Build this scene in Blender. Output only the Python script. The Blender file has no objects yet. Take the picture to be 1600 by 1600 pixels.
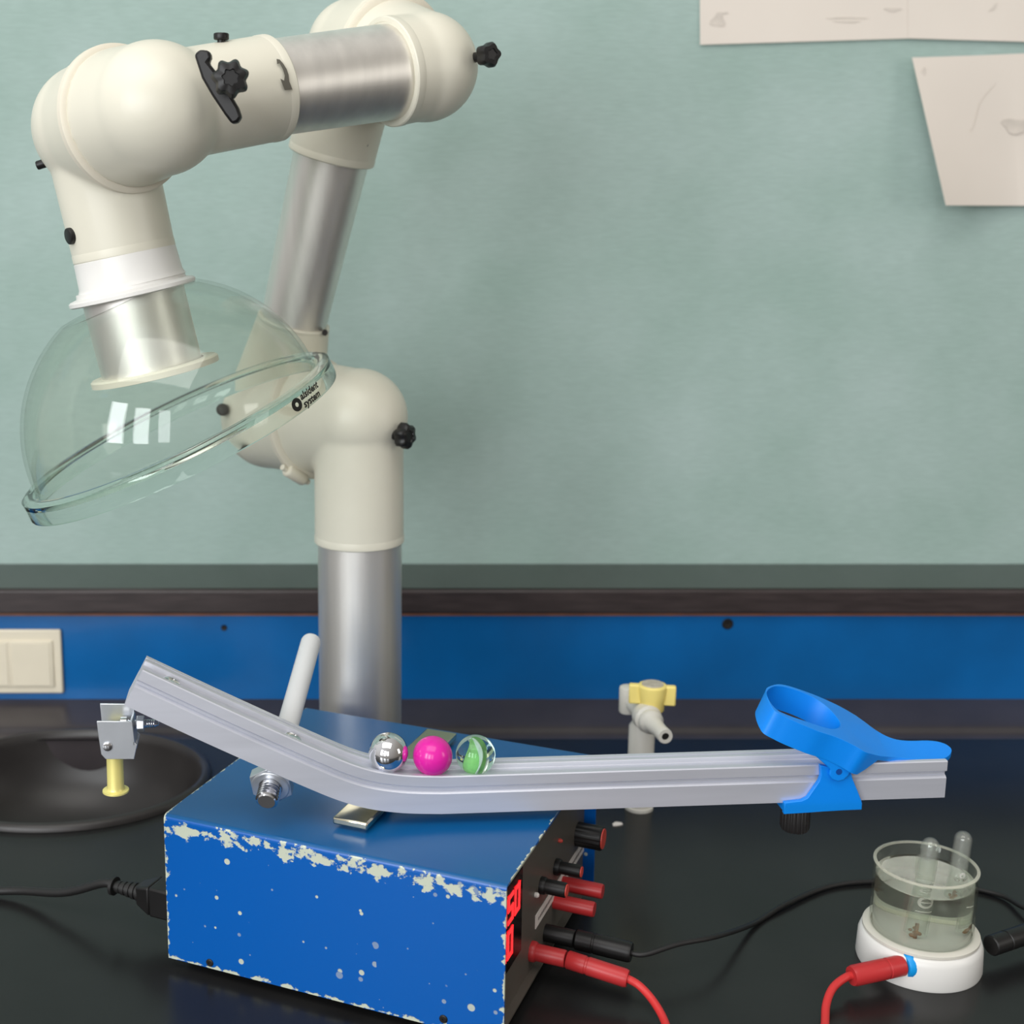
import bpy, bmesh, math, random
from mathutils import Vector, Matrix, noise
PI = math.pi
random.seed(4)
C = bpy.context.scene
COL = C.collection

# ------------------------------------------------------------------ camera, world, lights, exposure
H, FPX, TH, CX, CY = .6, 2100., .2, 600., 740.56
cam_d = bpy.data.cameras.new('camera'); cam = bpy.data.objects.new('camera', cam_d); COL.objects.link(cam)
cam.location = (0, 0, H); cam.rotation_euler = (PI/2 - TH, 0, 0)
cam_d.sensor_width = 36; cam_d.lens = 36*FPX/1600
cam_d.shift_x = (800-CX)/1600; cam_d.shift_y = (CY-800)/1600
cam_d.dof.use_dof = True; cam_d.dof.focus_distance = 1.03; cam_d.dof.aperture_fstop = 6.3
cam_d.clip_start = .02
C.camera = cam
C.view_settings.view_transform = 'Standard'; C.view_settings.look = 'None'
C.view_settings.gamma = 1; C.view_settings.exposure = 0.22
C.view_settings.use_curve_mapping = False
try:
    C.cycles.max_bounces = 14; C.cycles.transmission_bounces = 12; C.cycles.transparent_max_bounces = 24
    C.cycles.glossy_bounces = 6
except Exception: pass

w = bpy.data.worlds.new('room_light'); C.world = w; w.use_nodes = True
nt = w.node_tree; bg = nt.nodes['Background']
tc = nt.nodes.new('ShaderNodeTexCoord'); sx = nt.nodes.new('ShaderNodeSeparateXYZ')
nt.links.new(tc.outputs['Generated'], sx.inputs[0])
rp = nt.nodes.new('ShaderNodeValToRGB')
mr = nt.nodes.new('ShaderNodeMapRange'); mr.inputs['From Min'].default_value = -1; mr.inputs['From Max'].default_value = 1
nt.links.new(sx.outputs['Z'], mr.inputs['Value']); nt.links.new(mr.outputs[0], rp.inputs[0])
e = rp.color_ramp.elements
e[0].position = .30; e[0].color = (.20, .185, .17, 1)
e[1].position = .95; e[1].color = (.80, .79, .77, 1)
e2 = rp.color_ramp.elements.new(.52); e2.color = (.52, .50, .475, 1)
rpx = nt.nodes.new('ShaderNodeValToRGB')
mrx = nt.nodes.new('ShaderNodeMapRange'); mrx.inputs['From Min'].default_value = -1; mrx.inputs['From Max'].default_value = 1
nt.links.new(sx.outputs['X'], mrx.inputs['Value']); nt.links.new(mrx.outputs[0], rpx.inputs[0])
ex = rpx.color_ramp.elements
ex[0].position = 0; ex[0].color = (1.05, 1.07, 1.10, 1); ex[1].position = 1; ex[1].color = (.32, .29, .25, 1)
mx = nt.nodes.new('ShaderNodeMix'); mx.data_type = 'RGBA'; mx.blend_type = 'MULTIPLY'; mx.inputs[0].default_value = 1
nt.links.new(rp.outputs[0], mx.inputs[6]); nt.links.new(rpx.outputs[0], mx.inputs[7])
nt.links.new(mx.outputs[2], bg.inputs[0]); bg.inputs[1].default_value = .92

def area(name, loc, target, sx_, sy_, power, col=(1, 1, 1)):
    l = bpy.data.lights.new(name, 'AREA'); l.shape = 'RECTANGLE'; l.size = sx_; l.size_y = sy_
    l.energy = power; l.color = col
    o = bpy.data.objects.new(name, l); COL.objects.link(o); o.location = loc
    o.rotation_euler = (Vector(target)-Vector(loc)).to_track_quat('-Z', 'Y').to_euler()
    return o
area('window_light', (-1.7, -1.0, 1.0), (-.15, 1.4, .35), .55, 1.3, 23, (.95, .98, 1.0))
area('window_light', (-1.0, -1.6, 1.0), (-.1, 1.3, .35), .55, 1.3, 18, (.95, .98, 1.0))
area('window_light', (-.2, -2.0, 1.05), (0, 1.3, .35), .45, 1.3, 9, (.96, .98, 1.0))
area('window_light', (1.9, .2, .8), (.6, 1.6, .5), .5, .8, 4, (1, .97, .92))
area('ceiling_lamp', (-.4, .0, 2.4), (-.1, 1.2, .2), 2.2, 1.4, 23, (1, .98, .94))

# ------------------------------------------------------------------ helpers
_c, _s = math.cos(TH), math.sin(TH)
def ray(px, py):
    a = (px-CX)/FPX; b = -(py-CY)/FPX
    return Vector((a, _c + b*_s, -_s + b*_c))
def onz(px, py, z):
    r = ray(px, py); t = (z-H)/r.z
    return Vector((r.x*t, r.y*t, z))
def ony(px, py, Y):
    r = ray(px, py); t = Y/r.y
    return Vector((r.x*t, Y, H + r.z*t))
def onpl(px, py, p0, n):
    o = Vector((0, 0, H)); r = ray(px, py)
    t = (Vector(p0)-o).dot(n)/r.dot(n)
    return o + r*t
def depth(p):
    return p[1]*_c - (p[2]-H)*_s
def mpx(n, p):
    return n*depth(p)/FPX

def lin(rgb):
    o = []
    for v in rgb:
        v /= 255.
        o.append(v/12.92 if v <= .04045 else ((v+.055)/1.055)**2.4)
    return (*o, 1)

def mat(name, rgb, rough=.5, metal=0., var=0., vscale=30., bump=0., bscale=200., coat=0., spec=.5, stretch=None, trans=0., ior=1.45, emit=0., aniso=0., sss=0.):
    m = bpy.data.materials.new(name); m.use_nodes = True
    n = m.node_tree; b = n.nodes['Principled BSDF']
    b.inputs['Base Color'].default_value = lin(rgb); b.inputs['Roughness'].default_value = rough
    b.inputs['Metallic'].default_value = metal; b.inputs['Specular IOR Level'].default_value = spec
    b.inputs['Coat Weight'].default_value = coat; b.inputs['Coat Roughness'].default_value = .1
    b.inputs['Transmission Weight'].default_value = trans; b.inputs['IOR'].default_value = ior
    if sss:
        b.inputs['Subsurface Weight'].default_value = sss; b.inputs['Subsurface Scale'].default_value = .004
        b.inputs['Subsurface Radius'].default_value = (1, 1, 1)
    if emit:
        b.inputs['Emission Color'].default_value = lin(rgb); b.inputs['Emission Strength'].default_value = emit
    if var or bump:
        t = n.nodes.new('ShaderNodeTexCoord'); mp = n.nodes.new('ShaderNodeMapping')
        if stretch: mp.inputs['Scale'].default_value = stretch
        n.links.new(t.outputs['Object'], mp.inputs[0])
    if var:
        ns = n.nodes.new('ShaderNodeTexNoise'); ns.inputs['Scale'].default_value = vscale; ns.inputs['Detail'].default_value = 5
        n.links.new(mp.outputs[0], ns.inputs['Vector'])
        r = n.nodes.new('ShaderNodeValToRGB')
        cc = lin(rgb)
        r.color_ramp.elements[0].position = .3; r.color_ramp.elements[1].position = .7
        r.color_ramp.elements[0].color = tuple(min(1, v*(1-var)) for v in cc[:3]) + (1,)
        r.color_ramp.elements[1].color = tuple(min(1, v*(1+var)) for v in cc[:3]) + (1,)
        n.links.new(ns.outputs[0], r.inputs[0]); n.links.new(r.outputs[0], b.inputs['Base Color'])
    if bump:
        n2 = n.nodes.new('ShaderNodeTexNoise'); n2.inputs['Scale'].default_value = bscale; n2.inputs['Detail'].default_value = 3
        n.links.new(mp.outputs[0], n2.inputs['Vector'])
        bp = n.nodes.new('ShaderNodeBump'); bp.inputs['Strength'].default_value = bump; bp.inputs['Distance'].default_value = .001
        n.links.new(n2.outputs[0], bp.inputs['Height']); n.links.new(bp.outputs[0], b.inputs['Normal'])
    return m

class MB:
    """collects shapes into one mesh"""
    def __init__(s): s.v = []; s.f = []; s.mi = []
    def add(s, vs, fs, mi=0):
        k = len(s.v); s.v += [Vector(v) for v in vs]; s.f += [[i+k for i in f] for f in fs]; s.mi += [mi]*len(fs)
        return s
    def box(s, c, x, y, z, mi=0):
        c, x, y, z = map(Vector, (c, x, y, z))   # half-axes
        vs = [c+a*x+b*y+d*z for a in (-1, 1) for b in (-1, 1) for d in (-1, 1)]
        fs = [[0,1,3,2],[4,6,7,5],[0,4,5,1],[2,3,7,6],[0,2,6,4],[1,5,7,3]]
        if x.cross(y).dot(z) < 0: fs = [f[::-1] for f in fs]
        return s.add(vs, fs, mi)
    def aabox(s, lo, hi, mi=0):
        lo, hi = Vector(lo), Vector(hi); h = (hi-lo)/2
        return s.box((lo+hi)/2, (h.x,0,0), (0,h.y,0), (0,0,h.z), mi)
    def lathe(s, prof, o, ax, seg=48, mi=0, closed=False, scale_fn=None):
        """prof: (r, h) along axis"""
        o = Vector(o); ax = Vector(ax).normalized(); u = ax.orthogonal().normalized(); v = ax.cross(u)
        vs = []; fs = []; rings = []
        for (r, h) in prof:
            if r < 1e-7:
                rings.append([len(vs)]); vs.append(o+ax*h)
            else:
                idx = []
                for k in range(seg):
                    a = 2*PI*k/seg; q = r*(scale_fn(a) if scale_fn else 1)
                    idx.append(len(vs)); vs.append(o + ax*h + (u*math.cos(a)+v*math.sin(a))*q)
                rings.append(idx)
        prs = list(zip(rings, rings[1:]))
        if closed: prs.append((rings[-1], rings[0]))
        for A, B in prs:
            if len(A) == 1 and len(B) == 1: continue
            for k in range(seg):
                k2 = (k+1) % seg
                if len(A) == 1: fs.append([A[0], B[k2], B[k]])
                elif len(B) == 1: fs.append([A[k], A[k2], B[0]])
                else: fs.append([A[k], A[k2], B[k2], B[k]])
        return s.add(vs, fs, mi)
    def cyl(s, p0, p1, r0, r1=None, seg=32, mi=0, bev=0.):
        p0, p1 = Vector(p0), Vector(p1); L = (p1-p0).length; r1 = r0 if r1 is None else r1
        if bev:
            pr = [(0,0),(r0-bev,0),(r0-bev*.3,bev*.3),(r0,bev),(r1,L-bev),(r1-bev*.3,L-bev*.3),(r1-bev,L),(0,L)]
        else: pr = [(0,0),(r0,0),(r1,L),(0,L)]
        return s.lathe(pr, p0, p1-p0, seg, mi)
    def ring(s, c, ax, R, hw, th, seg=64, mi=0):
        """band: inner radius R, thickness th, half width hw, rounded"""
        pr = [(R,-hw),(R+th*.7,-hw),(R+th,-hw*.5),(R+th,hw*.5),(R+th*.7,hw),(R,hw)]
        return s.lathe(pr, c, ax, seg, mi, closed=True)
    def prism(s, pts, off, mi=0):
        pts = [Vector(p) for p in pts]; n = len(pts); off = Vector(off)
        vs = pts + [p+off for p in pts]
        nn = Vector((0,0,0))
        for i in range(n): nn += pts[i].cross(pts[(i+1) % n])
        fs = [list(range(n))[::-1], list(range(n, 2*n))] + [[i, (i+1) % n, (i+1) % n+n, i+n] for i in range(n)]
        if nn.dot(off) < 0: fs = [f[::-1] for f in fs]
        return s.add(vs, fs, mi)
    def sphere(s, c, r, seg=32, rings=16, mi=0, ax=(0,0,1)):
        pr = [(r*math.sin(PI*k/rings) if 0 < k < rings else 0, -r*math.cos(PI*k/rings)) for k in range(rings+1)]
        return s.lathe(pr, c, ax, seg, mi)
    def tube(s, pts, r, seg=12, mi=0, sub=8):
        pts = catmull([Vector(p) for p in pts], sub) if sub > 1 else [Vector(p) for p in pts]
        u = None; vs = []; n = len(pts)
        for i, p in enumerate(pts):
            t = (pts[min(i+1, n-1)]-pts[max(i-1, 0)]).normalized()
            u = t.orthogonal().normalized() if u is None else (u - t*u.dot(t)).normalized()
            v = t.cross(u); rr = r(i/(n-1)) if callable(r) else r
            vs += [p + (u*math.cos(2*PI*k/seg)+v*math.sin(2*PI*k/seg))*rr for k in range(seg)]
        fs = [[i*seg+k, i*seg+(k+1) % seg, (i+1)*seg+(k+1) % seg, (i+1)*seg+k] for i in range(n-1) for k in range(seg)]
        fs += [list(range(seg))[::-1], [(n-1)*seg+k for k in range(seg)]]
        return s.add(vs, fs, mi)
    def mesh(s, name):
        me = bpy.data.meshes.new(name); me.from_pydata([tuple(v) for v in s.v], [], s.f)
        me.polygons.foreach_set('material_index', s.mi); me.update(); return me

def catmull(p, sub):
    out = []; n = len(p)
    for i in range(n-1):
        a, b, c, d = p[max(i-1, 0)], p[i], p[i+1], p[min(i+2, n-1)]
        for k in range(sub):
            t = k/sub
            out.append(.5*((2*b)+(c-a)*t+(2*a-5*b+4*c-d)*t*t+(3*b-a-3*c+d)*t**3))
    out.append(p[-1]); return out

def wloc(o):
    m = Matrix.Identity(4)
    while o is not None:
        m = o.matrix_basis.copy() @ m; o = o.parent
    return m
def put(name, mb, mats, parent=None, smooth=35, bevel=0., local=False, label=None, bseg=2):
    """links the collected shapes as ONE mesh object. Coordinates are world ones, or the parent's when local."""
    me = mb.mesh(name) if isinstance(mb, MB) else mb
    for m in (mats if isinstance(mats, (list, tuple)) else [mats]): me.materials.append(m)
    o = bpy.data.objects.new(name, me); COL.objects.link(o)
    if parent is not None:
        o.parent = parent
        if not local: me.transform(wloc(parent).inverted())
    if not local:
        lo = Vector([min(v.co[i] for v in me.vertices) for i in range(3)]); hi = Vector([max(v.co[i] for v in me.vertices) for i in range(3)])
        ctr = (lo+hi)/2
        me.transform(Matrix.Translation(-ctr)); o.location = ctr
    me.polygons.foreach_set('use_smooth', [True]*len(me.polygons))
    if smooth < 180: me.set_sharp_from_angle(angle=math.radians(smooth))
    if bevel:
        b = o.modifiers.new('bevel', 'BEVEL'); b.width = bevel; b.segments = bseg; b.limit_method = 'ANGLE'; b.angle_limit = math.radians(40)
        b.harden_normals = False
    if label: o['label'] = label
    return o
def tag(o, label, cat, group=None):
    o['label'] = label; o['category'] = cat
    if group: o['group'] = group
    return o
def thing(name, label, cat, loc, rotz=0, group=None):
    o = bpy.data.objects.new(name, None); COL.objects.link(o); o.location = loc; o.rotation_euler = (0, 0, rotz)
    o.empty_display_size = .02
    return tag(o, label, cat, group)
def struct(o):
    o['kind'] = 'structure'; return o

def remeshed(mb, voxel=.002, smooth=8):
    """one continuous surface out of overlapping solids"""
    me = mb.mesh('tmp'); o = bpy.data.objects.new('tmp', me); COL.objects.link(o)
    r = o.modifiers.new('r', 'REMESH'); r.mode = 'VOXEL'; r.voxel_size = voxel
    sm = o.modifiers.new('s', 'SMOOTH'); sm.factor = .5; sm.iterations = smooth
    dg = bpy.context.evaluated_depsgraph_get(); out = bpy.data.meshes.new_from_object(o.evaluated_get(dg))
    bpy.data.objects.remove(o); bpy.data.meshes.remove(me)
    return out
def text_mesh(txt, size, shear=0.):
    cu = bpy.data.curves.new('t', 'FONT'); cu.body = txt; cu.size = size; cu.extrude = 0; cu.shear = shear; cu.offset = .0003; cu.resolution_u = 3
    cu.align_x = 'LEFT'
    o = bpy.data.objects.new('t', cu); COL.objects.link(o)
    dg = bpy.context.evaluated_depsgraph_get(); me = bpy.data.meshes.new_from_object(o.evaluated_get(dg))
    bpy.data.objects.remove(o); bpy.data.curves.remove(cu)
    vs = [v.co.copy() for v in me.vertices]; fs = [list(p.vertices) for p in me.polygons]
    bpy.data.meshes.remove(me)
    return vs, fs

# ------------------------------------------------------------------ materials
def wall_mat():
    m = mat('teal_board', (158, 186, 176), .75, spec=.25)
    n = m.node_tree; b = n.nodes['Principled BSDF']
    t = n.nodes.new('ShaderNodeTexCoord')
    n1 = n.nodes.new('ShaderNodeTexNoise'); n1.inputs['Scale'].default_value = 7; n1.inputs['Detail'].default_value = 6
    mp = n.nodes.new('ShaderNodeMapping'); mp.inputs['Scale'].default_value = (60, 60, 420)
    n2 = n.nodes.new('ShaderNodeTexNoise'); n2.inputs['Scale'].default_value = 1; n2.inputs['Detail'].default_value = 3
    n.links.new(t.outputs['Object'], n1.inputs['Vector']); n.links.new(t.outputs['Object'], mp.inputs[0]); n.links.new(mp.outputs[0], n2.inputs['Vector'])
    r1 = n.nodes.new('ShaderNodeValToRGB'); r1.color_ramp.elements[0].position = .3; r1.color_ramp.elements[1].position = .72
    r1.color_ramp.elements[0].color = lin((152, 175, 167)); r1.color_ramp.elements[1].color = lin((166, 186, 181))
    r2 = n.nodes.new('ShaderNodeMapRange'); r2.inputs['From Min'].default_value = .25; r2.inputs['From Max'].default_value = .75
    r2.inputs['To Min'].default_value = .93; r2.inputs['To Max'].default_value = 1.06
    n.links.new(n1.outputs[0], r1.inputs[0]); n.links.new(n2.outputs[0], r2.inputs[0])
    x = n.nodes.new('ShaderNodeMix'); x.data_type = 'RGBA'; x.blend_type = 'MULTIPLY'; x.inputs[0].default_value = 1
    n.links.new(r1.outputs[0], x.inputs[6]); n.links.new(r2.outputs[0], x.inputs[7])
    n3 = n.nodes.new('ShaderNodeTexNoise'); n3.inputs['Scale'].default_value = 16; n3.inputs['Detail'].default_value = 8; n3.inputs['Roughness'].default_value = .7
    n.links.new(t.outputs['Object'], n3.inputs['Vector'])
    r3 = n.nodes.new('ShaderNodeValToRGB'); r3.color_ramp.elements[0].position = .70; r3.color_ramp.elements[1].position = .78
    r3.color_ramp.elements[0].color = (0,0,0,1); r3.color_ramp.elements[1].color = (.5,.5,.5,1)
    n.links.new(n3.outputs[0], r3.inputs[0])
    y = n.nodes.new('ShaderNodeMix'); y.data_type = 'RGBA'; n.links.new(r3.outputs[0], y.inputs[0]); n.links.new(x.outputs[2], y.inputs[6]); y.inputs[7].default_value = lin((185, 200, 190))
    n.links.new(y.outputs[2], b.inputs['Base Color'])
    bp = n.nodes.new('ShaderNodeBump'); bp.inputs['Strength'].default_value = .25; bp.inputs['Distance'].default_value = .0006
    n.links.new(n2.outputs[0], bp.inputs['Height']); n.links.new(bp.outputs[0], b.inputs['Normal'])
    return m
M = {}
M['wall'] = wall_mat()
M['floor'] = mat('grey_floor', (150, 145, 138), .5, var=.08, vscale=12)
M['bench'] = mat('black_worktop', (31, 31, 31), .27, var=.18, vscale=14, bump=.05, bscale=90, spec=.38)
M['sinkmat'] = mat('black_sink', (46, 43, 42), .36, var=.2, vscale=18, bump=.06, bscale=40)
M['ledge'] = mat('black_glaze', (62, 57, 59), .30, var=.12, vscale=20, bump=.06, bscale=40)
M['shelf'] = mat('dark_shelf_edge', (56, 48, 48), .38, var=.25, vscale=25, stretch=(1, 4, 8))
M['shelftop'] = mat('dark_shelf_top', (52, 54, 50), .16, var=.12, vscale=20)
M['brown'] = mat('brown_edge_strip', (120, 78, 58), .5, var=.2)
M['bluepanel'] = mat('blue_painted_panel', (4, 94, 160), .30, var=.12, vscale=9, bump=.08, bscale=30, coat=.3)
M['screwhole'] = mat('dark_screw', (45, 42, 40), .5, metal=.5, var=.2)
M['cream'] = mat('cream_plastic', (218, 214, 198), .36, var=.04, vscale=9, bump=.03, bscale=50, spec=.45)
M['creamwarm'] = mat('cream_clamp', (222, 215, 198), .38, var=.03, vscale=12)
M['white'] = mat('white_plastic', (226, 224, 220), .32, var=.02)
M['alu'] = mat('brushed_tube', (236, 233, 227), .44, metal=.93, var=.08, vscale=60, stretch=(1, 1, .05), bump=.03, bscale=300)
M['blackplastic'] = mat('black_plastic', (22, 21, 21), .42, var=.15)
M['blackrubber'] = mat('black_rubber', (30, 29, 29), .5, var=.15)
M['greyink'] = mat('grey_ink', (95, 92, 82), .6, var=.1)
M['blackink'] = mat('black_ink', (20, 19, 14), .6, var=.1)
M['track'] = mat('aluminium_extrusion', (208, 210, 220), .40, metal=.5, var=.06, vscale=80, stretch=(.05, 1, 1), bump=.03, bscale=400)
M['zinc'] = mat('zinc_plate', (208, 212, 218), .30, metal=.75, var=.05, vscale=60)
M['steel'] = mat('polished_steel', (225, 225, 228), .14, metal=1., var=.04)
M['chromehandle'] = mat('nickel_handle', (212, 205, 180), .18, metal=1., var=.05)
M['mirror'] = mat('mirror_steel', (232, 232, 235), .03, metal=1., var=.01)
M['brass'] = mat('pale_brass', (236, 224, 140), .34, metal=.35, var=.06)
M['rod'] = mat('white_tube', (222, 222, 224), .4, var=.02)
M['pink'] = mat('pink_marble', (218, 36, 158), .18, var=.05, spec=.5, sss=.2)
M['bluelever'] = mat('bright_blue_plastic', (0, 134, 236), .42, var=.02, sss=.15)
M['deepblue'] = mat('deep_blue_hole', (10, 70, 150), .4, var=.02)
M['panel'] = mat('dark_front_panel', (92, 87, 80), .42, var=.08)
M['displaydark'] = mat('display_window', (18, 6, 8), .2, var=.1)
M['digits'] = mat('red_digits', (255, 52, 56), .4, emit=.85, var=.01)
M['red'] = mat('red_plastic', (184, 48, 50), .35, var=.06)
M['redcable'] = mat('red_cable', (205, 52, 52), .45, var=.05)
M['redcap'] = mat('red_cap', (220, 78, 66), .4, var=.03)
M['labelstrip'] = mat('white_strip', (225, 218, 212), .5, var=.02)
M['strip_ink'] = mat('strip_ink', (140, 132, 128), .5, var=.2, vscale=300)
M['yellow'] = mat('yellow_plastic', (240, 220, 130), .42, var=.03)
M['tapgrey'] = mat('pale_grey_enamel', (208, 205, 196), .4, var=.03)
M['tapdisc'] = mat('grey_disc', (178, 170, 156), .5, var=.2, vscale=150)
M['paper'] = mat('paper', (222, 213, 203), .75, var=.03, vscale=6, spec=.2)
M['pencil'] = mat('pencil_mark', (210, 201, 191), .8, var=.04)
M['pencildark'] = mat('pencil_smudge', (206, 197, 187), .8, var=.12, vscale=60)
M['switch'] = mat('ivory_switch', (226, 217, 196), .4, var=.02)
M['copper'] = mat('rusty_copper', (150, 96, 40), .5, metal=.4, var=.5, vscale=200)
M['sealant'] = mat('pale_sealant', (212, 208, 197), .5, var=.05)
M['cyan'] = mat('cyan_ring', (20, 150, 225), .35, var=.02)
M['whiteink'] = mat('white_glass_print', (205, 203, 198), .6, var=.1)

def glass(name, rgb=(255, 255, 255), ior=1.47):
    m = bpy.data.materials.new(name); m.use_nodes = True; n = m.node_tree; n.nodes.clear()
    o = n.nodes.new('ShaderNodeOutputMaterial'); g = n.nodes.new('ShaderNodeBsdfGlass')
    g.inputs['Color'].default_value = lin(rgb); g.inputs['Roughness'].default_value = 0; g.inputs['IOR'].default_value = ior
    t = n.nodes.new('ShaderNodeTexCoord'); ns = n.nodes.new('ShaderNodeTexNoise'); ns.inputs['Scale'].default_value = 30
    bp = n.nodes.new('ShaderNodeBump'); bp.inputs['Strength'].default_value = .02; bp.inputs['Distance'].default_value = .001
    n.links.new(t.outputs['Object'], ns.inputs[0]); n.links.new(ns.outputs[0], bp.inputs['Height']); n.links.new(bp.outputs[0], g.inputs['Normal'])
    n.links.new(g.outputs[0], o.inputs[0]); return m
def thin_clear(name, rgb, ior=1.5, haze=.04, hz_rgb=(190, 186, 170)):
    """thin clear plastic wall: passes light straight, mirrors by Fresnel, a little surface haze"""
    m = bpy.data.materials.new(name); m.use_nodes = True; n = m.node_tree; n.nodes.clear()
    o = n.nodes.new('ShaderNodeOutputMaterial'); tr = n.nodes.new('ShaderNodeBsdfTransparent'); tr.inputs[0].default_value = lin(rgb)
    gl = n.nodes.new('ShaderNodeBsdfGlossy'); gl.inputs['Roughness'].default_value = .03
    df = n.nodes.new('ShaderNodeBsdfDiffuse'); df.inputs[0].default_value = lin(hz_rgb)
    lw = n.nodes.new('ShaderNodeLayerWeight'); lw.inputs['Blend'].default_value = .5
    pw = n.nodes.new('ShaderNodeMath'); pw.operation = 'POWER'; pw.inputs[1].default_value = 4.5; n.links.new(lw.outputs['Facing'], pw.inputs[0])
    fr = n.nodes.new('ShaderNodeMapRange'); fr.inputs['To Min'].default_value = .035; fr.inputs['To Max'].default_value = .55; n.links.new(pw.outputs[0], fr.inputs['Value'])
    t = n.nodes.new('ShaderNodeTexCoord'); ns = n.nodes.new('ShaderNodeTexNoise'); ns.inputs['Scale'].default_value = 14; ns.inputs['Detail'].default_value = 4
    n.links.new(t.outputs['Object'], ns.inputs[0])
    hz = n.nodes.new('ShaderNodeMapRange'); hz.inputs['To Min'].default_value = haze*.4; hz.inputs['To Max'].default_value = haze*1.6
    n.links.new(ns.outputs[0], hz.inputs[0])
    a = n.nodes.new('ShaderNodeMixShader'); b = n.nodes.new('ShaderNodeMixShader')
    n.links.new(hz.outputs[0], a.inputs[0]); n.links.new(tr.outputs[0], a.inputs[1]); n.links.new(df.outputs[0], a.inputs[2])
    n.links.new(fr.outputs[0], b.inputs[0]); n.links.new(a.outputs[0], b.inputs[1]); n.links.new(gl.outputs[0], b.inputs[2])
    n.links.new(b.outputs[0], o.inputs[0]); return m
M['acrylic'] = thin_clear('clear_acrylic', (251, 253, 251), 1.5, .02)
M['rimglass'] = glass('clear_rim', (250, 253, 251), 1.35)
M['tubeglass'] = thin_clear('clear_tube', (250, 252, 250), 1.5, .07, (240, 238, 232))
M['rimwhite'] = thin_clear('whitened_rim_edge', (250, 250, 246), 1.5, .30, (240, 236, 222))  # white haze paints the bright highlight into the beaker rim
M['beakerglass'] = thin_clear('clear_beaker', (250, 252, 249), 1.5, .03)
M['acrylicrim'] = thin_clear('clear_acrylic_rim', (238, 246, 242), 1.5, .06)
M['glass'] = glass('clear_glass', (252, 253, 250))
M['water'] = glass('water', (253, 253, 251), 1.33)
M['marbleglass'] = glass('green_tinted_glass', (240, 252, 245), 1.45)
M['marblegreen'] = mat('green_marble_vane', (160, 226, 140), .4, var=.2, vscale=120)
M['marblewhite'] = mat('white_marble_vane', (232, 244, 238), .4, var=.06, vscale=120)

# ------------------------------------------------------------------ setting: wall, riser shelf, bench
Y_BLUE, Y_SHELF, Z_SH0, Z_SH1, Y_WALL = 1.525, 1.513, .1255, .1563, 1.6235
struct(put('floor', MB().aabox((-1.6, -2.4, -.95), (1.9, Y_WALL+.06, -.9)), M['floor']))
struct(put('wall_back', MB().aabox((-1.6, Y_WALL, -.9), (1.9, Y_WALL+.06, 1.5)), M['wall']))

ri = thing('service_riser', 'dark topped service shelf with a blue painted front along the wall', 'shelf', (.1, Y_BLUE, .0))
put('front_panel', MB().aabox((-1.5, Y_BLUE, .0), (1.8, Y_BLUE+.02, .124)), M['bluepanel'], ri, label='blue painted front panel')
put('shelf_board', MB().aabox((-1.5, Y_SHELF, Z_SH0), (1.8, Y_WALL, Z_SH1-.0015)), M['shelf'], ri, bevel=.003, label='dark shelf edge')
put('shelf_surface', MB().aabox((-1.5, Y_SHELF+.003, Z_SH1-.0015), (1.8, Y_WALL-.0005, Z_SH1)), M['shelftop'], ri, label='glossy dark shelf top')
put('edge_strip', MB().aabox((-1.5, Y_SHELF+.006, .1215), (1.8, Y_BLUE, Z_SH0)), M['brown'], ri, label='thin brown strip under the shelf')
for px, py, rr in ((1137, 975, 9), (350, 981, 5)):
    p = ony(px, py, Y_BLUE-.0005)
    put('screw', MB().lathe([(0, 0), (mpx(rr, p), 0), (mpx(rr*.8, p), .0015), (mpx(rr*.3, p), .0015), (0, .0008)], p, (0, -1, 0), 20), M['screwhole'], ri)

bn = thing('lab_bench', 'black laboratory bench with a raised back ledge carrying everything in the scene', 'bench', (.1, 1.0, -.04))
SC = Vector((-.338, 1.332)); SA, SB = .150, .121
def bench_top():
    bm = bmesh.new()
    out = [(-1.5, .2), (1.8, .2), (1.8, 1.44), (-1.5, 1.44)]
    ov = [bm.verts.new((x, y, 0)) for x, y in out]
    es = [bm.edges.new((ov[i], ov[(i+1) % 4])) for i in range(4)]
    N = 96
    iv = [bm.verts.new((SC.x+SA*math.cos(2*PI*k/N), SC.y+SB*math.sin(2*PI*k/N), 0)) for k in range(N)]
    es += [bm.edges.new((iv[i], iv[(i+1) % N])) for i in range(N)]
    bmesh.ops.triangle_fill(bm, edges=es, use_beauty=True)
    for f in bm.faces:
        if f.normal.z < 0: f.normal_flip()
    for i in range(N):   # rim of the cut-out
        a, b = iv[i], iv[(i+1) % N]
        c, d = bm.verts.new(b.co+Vector((0, 0, -.04))), bm.verts.new(a.co+Vector((0, 0, -.04)))
        bm.faces.new((a, b, c, d))
    c0, c1 = bm.verts.new((-1.5, .2, -.04)), bm.verts.new((1.8, .2, -.04))
    bm.faces.new((ov[1], ov[0], c0, c1))
    bmesh.ops.remove_doubles(bm, verts=bm.verts, dist=1e-6)
    me = bpy.data.meshes.new('worktop'); bm.to_mesh(me); bm.free(); return me
put('worktop', bench_top(), M['bench'], bn, smooth=30)
pr = [(1.44, 0), (1.452, .0006), (1.456, .0030), (1.4595, .0052), (1.464, .0067), (1.473, .0082), (1.5245, .0158), (1.5245, -.04), (1.44, -.04)]
put('back_ledge', MB().prism([(-1.5, y, z) for y, z in pr], (3.3, 0, 0)), M['ledge'], bn, smooth=60, label='glazed raised back ledge')

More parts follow.
